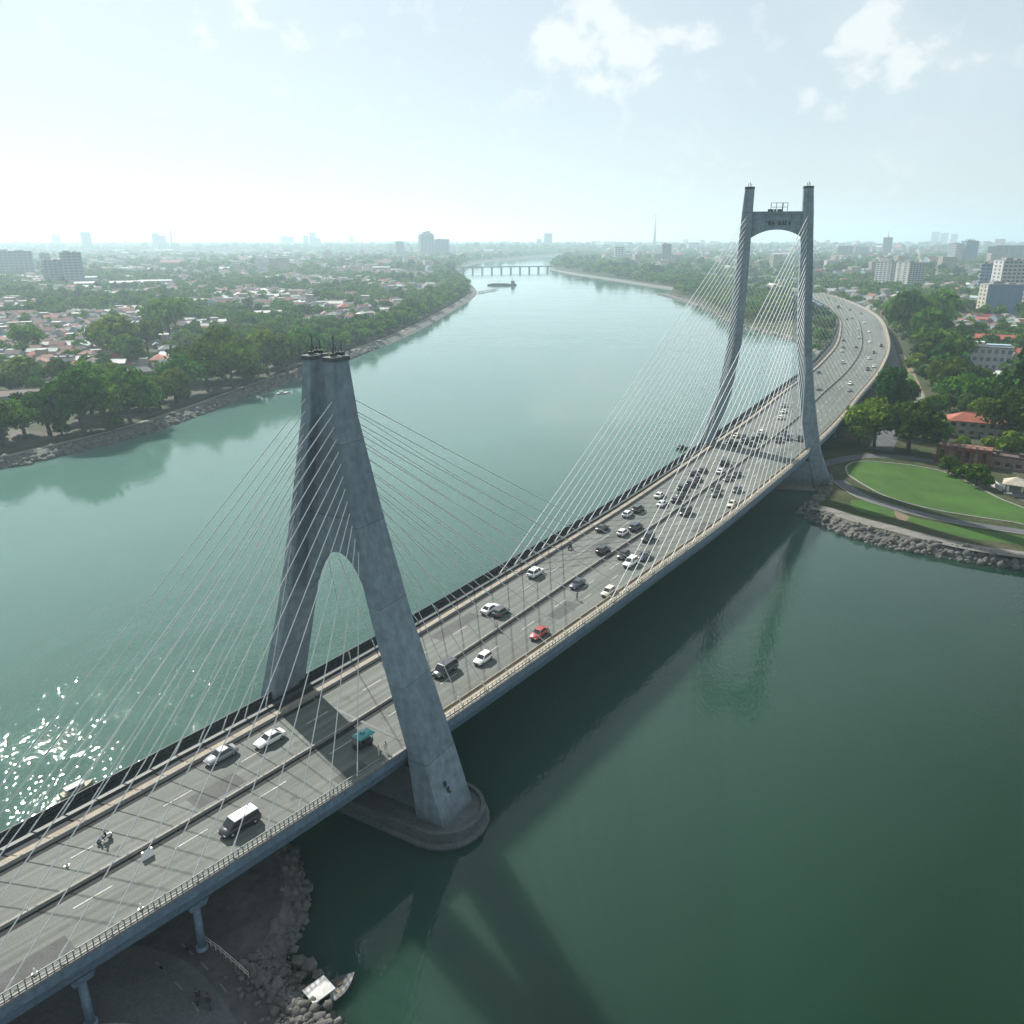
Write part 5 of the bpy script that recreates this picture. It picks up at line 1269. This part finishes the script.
# teal roofed three wheeler beside the near pylon
x, y = at(362, 747, DECK); s = nearest_s(x, y)
T3 = empty('three_wheeler', (x, y, DECK+.065), heading(s)+pi); tag(T3, 'teal three wheeled taxi with a canopy roof, between median and near pylon leg', 'taxi')
b = MB(); b.loft([[(-1.5, -.75, .35), (.8, -.75, .35), (.8, .75, .35), (-1.5, .75, .35)], [(-1.55, -.78, .95), (.85, -.78, .95), (.85, .78, .95), (-1.55, .78, .95)]]); b.loft([[(.8, -.7, .3), (1.5, -.35, .4), (1.5, .35, .4), (.8, .7, .3)], [(.8, -.7, 1.0), (1.35, -.35, 1.05), (1.35, .35, 1.05), (.8, .7, 1.0)]]); b.build('body', M['c_black'], T3)
b = MB(); b.loft([[(-1.75, -.95, 1.75), (.9, -.95, 1.75), (.9, .95, 1.75), (-1.75, .95, 1.75)], [(-1.7, -.85, 1.98), (.8, -.85, 1.98), (.8, .85, 1.98), (-1.7, .85, 1.98)], [(-1.4, -.4, 2.12), (.5, -.4, 2.12), (.5, .4, 2.12), (-1.4, .4, 2.12)]]); b.box((-.2, 0, 2.25), (.5, .6, .3)); b.build('canopy', M['c_teal'], T3)
for sx, sy in ((-1.45, -.72), (-1.45, .72), (.75, -.7), (.75, .7)): MB().tube((sx, sy, .9), (sx, sy, 1.8), .05, 6).build('post', M['c_teal'], T3)
MB().box((-.6, 0, 1.05), (1.2, 1.3, .25)).build('seat', M['steel'], T3)
MB().add([(1.2, -.45, 1.0), (1.2, .45, 1.0), (.85, .6, 1.75), (.85, -.6, 1.75)], [(0, 1, 2, 3)]).build('windshield', M['glass'], T3)
for x_, y_ in ((-1.0, -.72), (-1.0, .72), (1.1, 0)): MB().tube((x_, y_-.1, .3), (x_, y_+.1, .3), .3, 12).build('wheel', M['tyre'], T3)

# ------------------------------------------------------------------ people and motorcycles
def person_mesh(name, joints, bones, cloth):
    """one continuous body grown from a skeleton; cloth(z, r) gives the material slot"""
    me = bpy.data.meshes.new(name); ks = list(joints)
    me.from_pydata([joints[k][0] for k in ks], [(ks.index(a), ks.index(b_)) for a, b_ in bones], []); ob = bpy.data.objects.new(name, me); COL.objects.link(ob)
    ob.modifiers.new('skin', 'SKIN'); sub = ob.modifiers.new('sub', 'SUBSURF'); sub.levels = sub.render_levels = 1
    for i, k in enumerate(ks):
        r = joints[k][1]; sv = me.skin_vertices[0].data[i]; sv.radius = (r, r) if not isinstance(r, tuple) else r; sv.use_root = (k == 'hip')
    dg = bpy.context.evaluated_depsgraph_get(); m2 = bpy.data.meshes.new_from_object(ob.evaluated_get(dg)); bpy.data.objects.remove(ob); m2.name = name
    return m2
STAND = dict(hip=((0, 0, .95), (.16, .12)), belly=((0, .0, 1.12), (.15, .11)), chest=((0, 0, 1.34), (.18, .12)), neck=((0, .01, 1.50), .055), head0=((0, .02, 1.58), .085), head1=((0, .03, 1.70), .095), head2=((0, .03, 1.76), .06),
    shl=((-.2, 0, 1.40), .062), ell=((-.27, .02, 1.14), .048), hal=((-.28, .14, .92), .04), shr=((.2, 0, 1.40), .062), elr=((.27, -.04, 1.14), .048), har=((.29, .06, .92), .04),
    hpl=((-.1, 0, .88), .095), knl=((-.11, .10, .50), .065), anl=((-.11, .08, .09), .045), tol=((-.12, .22, .04), .04), hpr=((.1, 0, .88), .095), knr=((.11, -.02, .50), .065), anr=((.11, -.16, .10), .045), tor=((.12, -.04, .04), .04))
BONES = [('hip', 'belly'), ('belly', 'chest'), ('chest', 'neck'), ('neck', 'head0'), ('head0', 'head1'), ('head1', 'head2'), ('chest', 'shl'), ('shl', 'ell'), ('ell', 'hal'), ('chest', 'shr'), ('shr', 'elr'), ('elr', 'har'), ('hip', 'hpl'), ('hpl', 'knl'), ('knl', 'anl'), ('anl', 'tol'), ('hip', 'hpr'), ('hpr', 'knr'), ('knr', 'anr'), ('anr', 'tor')]
RIDE = dict(STAND); RIDE.update(hip=((0, -.25, .80), (.16, .12)), belly=((0, -.2, .98), (.15, .11)), chest=((0, -.08, 1.2), (.18, .12)), neck=((0, -.02, 1.36), .055), head0=((0, 0, 1.44), .085), head1=((0, .02, 1.55), .1), head2=((0, .02, 1.62), .07),
    shl=((-.2, -.06, 1.25), .06), ell=((-.28, .16, 1.05), .05), hal=((-.3, .40, 1.02), .04), shr=((.2, -.06, 1.25), .06), elr=((.28, .16, 1.05), .05), har=((.3, .40, 1.02), .04),
    hpl=((-.12, -.2, .78), .1), knl=((-.2, .22, .68), .07), anl=((-.2, .1, .3), .05), tol=((-.2, .26, .26), .045), hpr=((.12, -.2, .78), .1), knr=((.2, .22, .68), .07), anr=((.2, .1, .3), .05), tor=((.2, .26, .26), .045))
M['pale_cloth'] = mat('pale_cloth', (.55, .50, .43), .9, .12, 3.0); M['dark_cloth'] = mat('dark_cloth', (.025, .028, .035), .9, .2, 3.0); M['hair'] = mat('black_hair', (.01, .009, .008), .7, .2, 5.0); M['helmet'] = mat('helmet_shell', (.02, .02, .022), .25, .1, 3.0)
PM = {}
def person(x, y, z, rz, top, legs, label, pose='stand', helmet=False):
    key = (pose, top, legs)
    if key not in PM:
        me = person_mesh('person', STAND if pose == 'stand' else RIDE, BONES, None); me.materials.clear()
        for k in (top, legs, 'skin', 'hair', 'tyre'): me.materials.append(M[k])
        dz = 0 if pose == 'stand' else -.15
        for p in me.polygons:
            c = p.center; xx = abs(c.x)
            if c.z > 1.70+dz or (c.z > 1.58+dz and c.y < (.0 if pose == 'stand' else -.02)): p.material_index = 3
            elif c.z > 1.47+dz: p.material_index = 2
            elif pose == 'stand' and xx > .2 and c.z < 1.0: p.material_index = 2
            elif pose != 'stand' and xx > .24 and c.y > .3: p.material_index = 2
            elif c.z < .08 if pose == 'stand' else c.z < .30: p.material_index = 4
            elif (c.z < .98 if pose == 'stand' else (c.z < .86 and xx < .26)): p.material_index = 1
            p.use_smooth = True
        PM[key] = me
    o = link('person', PM[key], None, (x, y, z), rz); tag(o, label, 'person')
    hz_ = 1.7 if pose == 'stand' else 1.56
    fc = MB(); yy = .115 if pose == 'stand' else .115
    for sx in (-1, 1): fc.ball((sx*.035, yy, hz_-.03), .014, nu=5, nv=4)
    fc.ball((0, yy+.02, hz_-.07), .02, (.7, 1, 1.3), 5, 4); fc.box((0, yy, hz_-.115), (.05, .02, .012)); fc.build('face', M['hair'], o)
    if helmet: MB().ball((0, .01, 1.60), .14, (1, 1.1, 1), 10, 7).build('helmet', M['helmet'], o)
    return o
def motorcycle(x, y, z, rz, col, label):
    R_ = empty('motorcycle', (x, y, z), rz); tag(R_, label, 'motorcycle')
    for yy in (-.62, .66):
        w = MB(); w.tube((-.05, yy, .3), (.05, yy, .3), .3, 14).build('wheel', M['tyre'], R_)
        MB().tube((-.06, yy, .3), (.06, yy, .3), .17, 10).build('rim', M['rim'], R_.children[-1])
    b = MB(); b.loft([[(-.1, -.85, .55), (.1, -.85, .55), (.1, -.85, .72), (-.1, -.85, .72)], [(-.16, -.3, .4), (.16, -.3, .4), (.17, -.3, .74), (-.17, -.3, .74)], [(-.12, .1, .25), (.12, .1, .25), (.14, .15, .45), (-.14, .15, .45)]]); b.build('body', M[col], R_)
    b = MB(); b.loft([[(-.17, .35, .3), (.17, .35, .3), (.2, .42, .85), (-.2, .42, .85)], [(-.1, .5, .35), (.1, .5, .35), (.12, .56, .95), (-.12, .56, .95)]]); b.build('fairing', M[col], R_)
    MB().loft([[(-.13, -.75, .74), (.13, -.75, .74), (.13, -.75, .84), (-.13, -.75, .84)], [(-.15, .05, .72), (.15, .05, .72), (.15, .05, .80), (-.15, .05, .80)]]).build('seat', M['steel'], R_)
    b = MB(); b.tube((-.34, .40, 1.0), (.34, .40, 1.0), .022, 6); b.tube((0, .40, 1.0), (0, .66, .3), .04, 6); b.build('handlebar', M['steel'], R_)
    MB().ball((0, .55, .88), .09, nu=8, nv=6).build('headlight', M['lamp'], R_)
    return R_
def rider(u, v, z, ang, col, top, ml, pl):
    x, y = at(u, v, z); motorcycle(x, y, z, ang, col, ml); person(x, y, z+.03, ang, top, 'dark_cloth', pl, 'ride', True)
x, y = at(105, 841, DECK); hd = heading(nearest_s(x, y))-pi/2
rider(105, 841, DECK+.05, hd+pi, 'c_white', 'dark_cloth', 'white motorcycle ridden alone in the left lanes at lower left', 'rider in dark clothes on the white motorcycle at lower left')
rider(198, 1000, 1.82, .35, 'c_black', 'dark_cloth', 'black motorcycle on the quay road below the bridge, left of two', 'rider in black on the left motorcycle below the bridge')
rider(209, 1005, 1.82, .5, 'c_dark grey', 'dark_cloth', 'dark grey motorcycle on the quay road below the bridge, right of two', 'rider in black on the right motorcycle below the bridge')
rider(570, 549, DECK+.05, heading(150)-pi/2, 'c_black', 'dark_cloth', 'black motorcycle beside the left barrier midway between the pylons', 'rider in dark clothes on the motorcycle by the left barrier midway')
for (u, v, ang, top, legs, lab) in ((386, 752, .6, 'pale_cloth', 'pale_cloth', 'person in pale clothes by the railing at the near pylon leg, right one'), (379, 756, 2.2, 'pale_cloth', 'pale_cloth', 'person in pale clothes by the railing at the near pylon leg, left one'), (577, 600, 1.0, 'dark_cloth', 'dark_cloth', 'person in dark clothes crossing beside the dark blue sedan'), (549, 638, 1.4, 'dark_cloth', 'dark_cloth', 'person in dark clothes walking behind the red sedan'), (497, 630, .3, 'pale_cloth', 'dark_cloth', 'person in a pale top standing near the median past the near pylon')):
    x, y = at(u, v, DECK+.05); person(x, y, DECK+.06, ang, top, legs, lab)
for (u, v, ang, top, lab) in ((1005, 491, 2.0, 'dark_cloth', 'person in dark clothes standing left of the riverside kiosk'), (1009, 492.5, 1.0, 'pale_cloth', 'person in pale clothes at the steps of the riverside kiosk')):
    x, y = at(u, v, LAND_Z); person(x, y, LAND_Z+.03, ang, top, 'dark_cloth', lab)

# ------------------------------------------------------------------ small things on the deck
x, y = at(148, 857, DECK); Bq = empty('road_barrier', (x, y, DECK+.06), heading(nearest_s(x, y))); tag(Bq, 'white plastic road barrier block standing against the median at lower left', 'road barrier')
b = MB(); b.loft([[(-.7, -.28, 0), (.7, -.28, 0), (.7, .28, 0), (-.7, .28, 0)], [(-.66, -.12, .55), (.66, -.12, .55), (.66, .12, .55), (-.66, .12, .55)], [(-.62, -.1, .95), (.62, -.1, .95), (.62, .1, .95), (-.62, .1, .95)]]); b.build('body', M['c_white'], Bq); MB().box((0, 0, .97), (.9, .06, .08)).build('handle', M['tan'], Bq)
CONE = None
for u, v, lab in ((28, 912, 'white traffic cone in the left lanes near the left frame edge'), (141, 909, 'white traffic cone close to the right railing at lower left'), (67, 866, 'small white traffic cone between the lane lines left of the motorcycle'), (35, 974, 'white traffic cone at the bottom left by the right railing')):
    x, y = at(u, v, DECK)
    if CONE is None:
        CONE = MB().tube((0, 0, .05), (0, 0, .72), .2, 10, r2=.04).mesh('traffic_cone', M['c_white']); CB = MB().box((0, 0, .03), (.48, .48, .06)).mesh('base', M['c_cream'])
    o = link('traffic_cone', CONE, None, (x, y, DECK+.05)); tag(o, lab, 'traffic cone', 'white cones on the deck'); link('base', CB, o)

# ------------------------------------------------------------------ boats
def hull(L, W_, H_, n=12, sheer=.35):
    rings = []
    for i in range(n+1):
        t = i/n; x = -L/2+L*t; k = (1-max(0, (t-.55)/.45)**2.2); k *= .82+.18*min(1, t/.15); w = W_/2*max(.03, k); z = H_+sheer*max(0, (t-.5)*2)**2
        rings.append([(x, -w, z), (x, -w*.8, .1), (x, -w*.35, -.45), (x, w*.35, -.45), (x, w*.8, .1), (x, w, z)])
    return rings
x, y = at(331, 998, 0); Bt = empty('cargo_boat', (x, y, .1), -2.35+pi); tag(Bt, 'small dark boat with a white box cabin moored at the rock heap', 'boat')
b = MB(); b.loft(hull(6.4, 2.5, .75)); b.build('hull', M['steel'], Bt)
b = MB(); R0 = [[(p[0]*.97, p[1]*.93, .42) for p in (r[0], r[5])] for r in hull(6.4, 2.5, .75)]; b.loft(R0, closed=False); b.build('deck', M['wood'], Bt)
MB().box((-1.35, 0, 1.35), (2.3, 1.9, 1.7)).build('cabin', M['w_white'], Bt); MB().box((-1.35, 0, 2.27), (2.75, 2.35, .14)).build('cabin_roof', M['w_white'], Bt)
for sy in (-1, 1): MB().box((-1.35, sy*.96, 1.6), (1.5, .06, .6)).build('window', M['glass'], Bt)
for k, (px, py, sz, mt) in enumerate(((.3, .3, .55, 'w_white'), (.7, -.5, .5, 'tan'), (1.3, .2, .6, 'dirt'), (1.5, -.4, .45, 'brick'), (2.0, .05, .5, 'tan'))):
    o = MB().box((0, 0, sz*.4), (sz, sz*1.2, sz*.8), .4*k, taper=.92).build('crate', M[mt], loc=(x+cos(-2.35+pi)*px-sin(-2.35+pi)*py, y+sin(-2.35+pi)*px+cos(-2.35+pi)*py, .52), rz=k*.7)
    tag(o, ('white box on the deck of the moored boat, next to its cabin', 'pale tan box beside the white box on the moored boat', 'largest brown box amid the load of the moored boat', 'reddish box beside the largest brown box on the moored boat', 'tan box nearest the bow of the moored boat')[k], 'box', 'boxes on the moored boat')
x, y = at(78, 791, 0); Bt = empty('motor_boat', (x, y, .15), heading(nearest_s(x, y))); Bt.scale = (.58,)*3; tag(Bt, 'pale pink white boat passing close to the bridge in the glittering water', 'boat')
b = MB(); b.loft(hull(8.2, 2.6, .8)); b.build('hull', M['w_cream'], Bt); MB().box((-.6, 0, 1.3), (4.6, 1.9, 1.2), taper=.9).build('cabin', M['w_white'], Bt); MB().box((-.6, 0, 1.98), (5.0, 2.2, .12)).build('roof', M['w_white'], Bt)
for sy in (-1, 1): MB().box((-.6, sy*.93, 1.4), (3.6, .08, .45)).build('window', M['glass'], Bt)
b = MB(); b.loft(hull(1, 1, 1)); 
for u, v, L, mt, ang, lab in ((283, 394, 7, 'w_white', .6, 'small white boat moored off the rocky corner of the left bank'), (683, 449, 6, 'steel', .2, 'tiny dark boat on the water left of the far pylon foot'), (120, 402, 5, 'w_grey', 1.2, '')):
    if not lab: continue
    x, y = at(u, v, 0); o = empty('boat', (x, y, .1), ang); tag(o, lab, 'boat'); MB().loft(hull(L, L*.32, .7)).build('hull', M[mt], o); MB().box((-L*.12, 0, 1.1), (L*.35, L*.22, 1.0), taper=.85).build('cabin', M['w_white' if mt != 'steel' else 'steel'], o)
# long dark barge and jetty at the left bank bend
x, y = at(502, 285.5, 0); Bg = empty('barge', (x, y, .3), -.03); tag(Bg, 'long dark barge lying across the river off the left bank bend', 'barge')
MB().loft(hull(52, 9, 2.2, sheer=.6)).build('hull', M['steel'], Bg); MB().box((19.5, 0, 5), (7, 7, 6), taper=.9).build('wheelhouse', M['darktower'], Bg); MB().tube((19, 0, 8), (19, 0, 13), .35, 6).build('mast', M['steel'], Bg); MB().box((-4, 0, 2.8), (32, 7.4, 1.2)).build('cargo_cover', M['darkwalk'], Bg); MB().tube((-6, 0, 3), (-6, 0, 9), .3, 6).build('mast', M['steel'], Bg)
p, q = at(478, 293, 0), at(497, 289.5, 0)
J = MB(); d = atan2(q[1]-p[1], q[0]-p[0]); L = hypot(q[0]-p[0], q[1]-p[1]); J.box(((p[0]+q[0])/2, (p[1]+q[1])/2, 1.6), (L, 4.5, .6), d)
o = J.build('jetty', M['path']); tag(o, 'long low jetty running out from the left bank bend towards the barge', 'jetty')
for k in range(7):
    t = (k+.5)/7; MB().tube((p[0]+(q[0]-p[0])*t, p[1]+(q[1]-p[1])*t, -1), (p[0]+(q[0]-p[0])*t, p[1]+(q[1]-p[1])*t, 1.3), .5, 6).build('pile', M['steel'], o)
# breakwater off the right bank
bw = [at(u, v, 0) for u, v in ((660, 294.3), (672, 297), (686, 302), (698, 307))]
o = ribbon('breakwater', bw, 7, -1, M['rock'], 2.6); del o['kind']; tag(o, 'narrow stone breakwater pointing out from the right bank before the far pylon', 'breakwater')
# low road bridge far upstream
p, q = at(458, 272, 0), at(552, 270.5, 0); d = atan2(q[1]-p[1], q[0]-p[0]); L = hypot(q[0]-p[0], q[1]-p[1])
o = MB().box(((p[0]+q[0])/2, (p[1]+q[1])/2, 10.5), (L+60, 9, 1.9), d).build('low_bridge', M['concrete']); tag(o, 'low pale beam bridge on many piers far up the river', 'bridge')
for k in range(10):
    t = (k+.5)/10; MB().box((p[0]+(q[0]-p[0])*t, p[1]+(q[1]-p[1])*t, 4.2), (2.6, 8, 11), d).build('pier', M['concrete'], o)
MB().box(((p[0]+q[0])/2, (p[1]+q[1])/2-4, 12.0), (L+60, .5, 1.0), d).build('railing', M['kerb'], o)
# guard rail along the quay edge
gl = [at(u, v, 1.8) for u, v in ((206, 943), (221, 954), (236, 967), (249, 979))]
G_ = empty('guard_rail', (gl[0][0], gl[0][1], 1.8)); tag(G_, 'pale metal guard rail along the quay edge below the bridge', 'guard rail')
b = MB()
for a_, c_ in zip(gl[:-1], gl[1:]):
    for z in (.55, 1.0): b.tube((a_[0]-gl[0][0], a_[1]-gl[0][1], z), (c_[0]-gl[0][0], c_[1]-gl[0][1], z), .05, 6)
b.build('rail', M['railpale'], G_)
for k in range(10):
    t = k/9*3; i = min(2, int(t)); f = t-i; px, py = gl[i][0]+(gl[i+1][0]-gl[i][0])*f, gl[i][1]+(gl[i+1][1]-gl[i][1])*f
    MB().tube((px-gl[0][0], py-gl[0][1], 0), (px-gl[0][0], py-gl[0][1], 1.05), .05, 6).build('post', M['railpale'], G_)
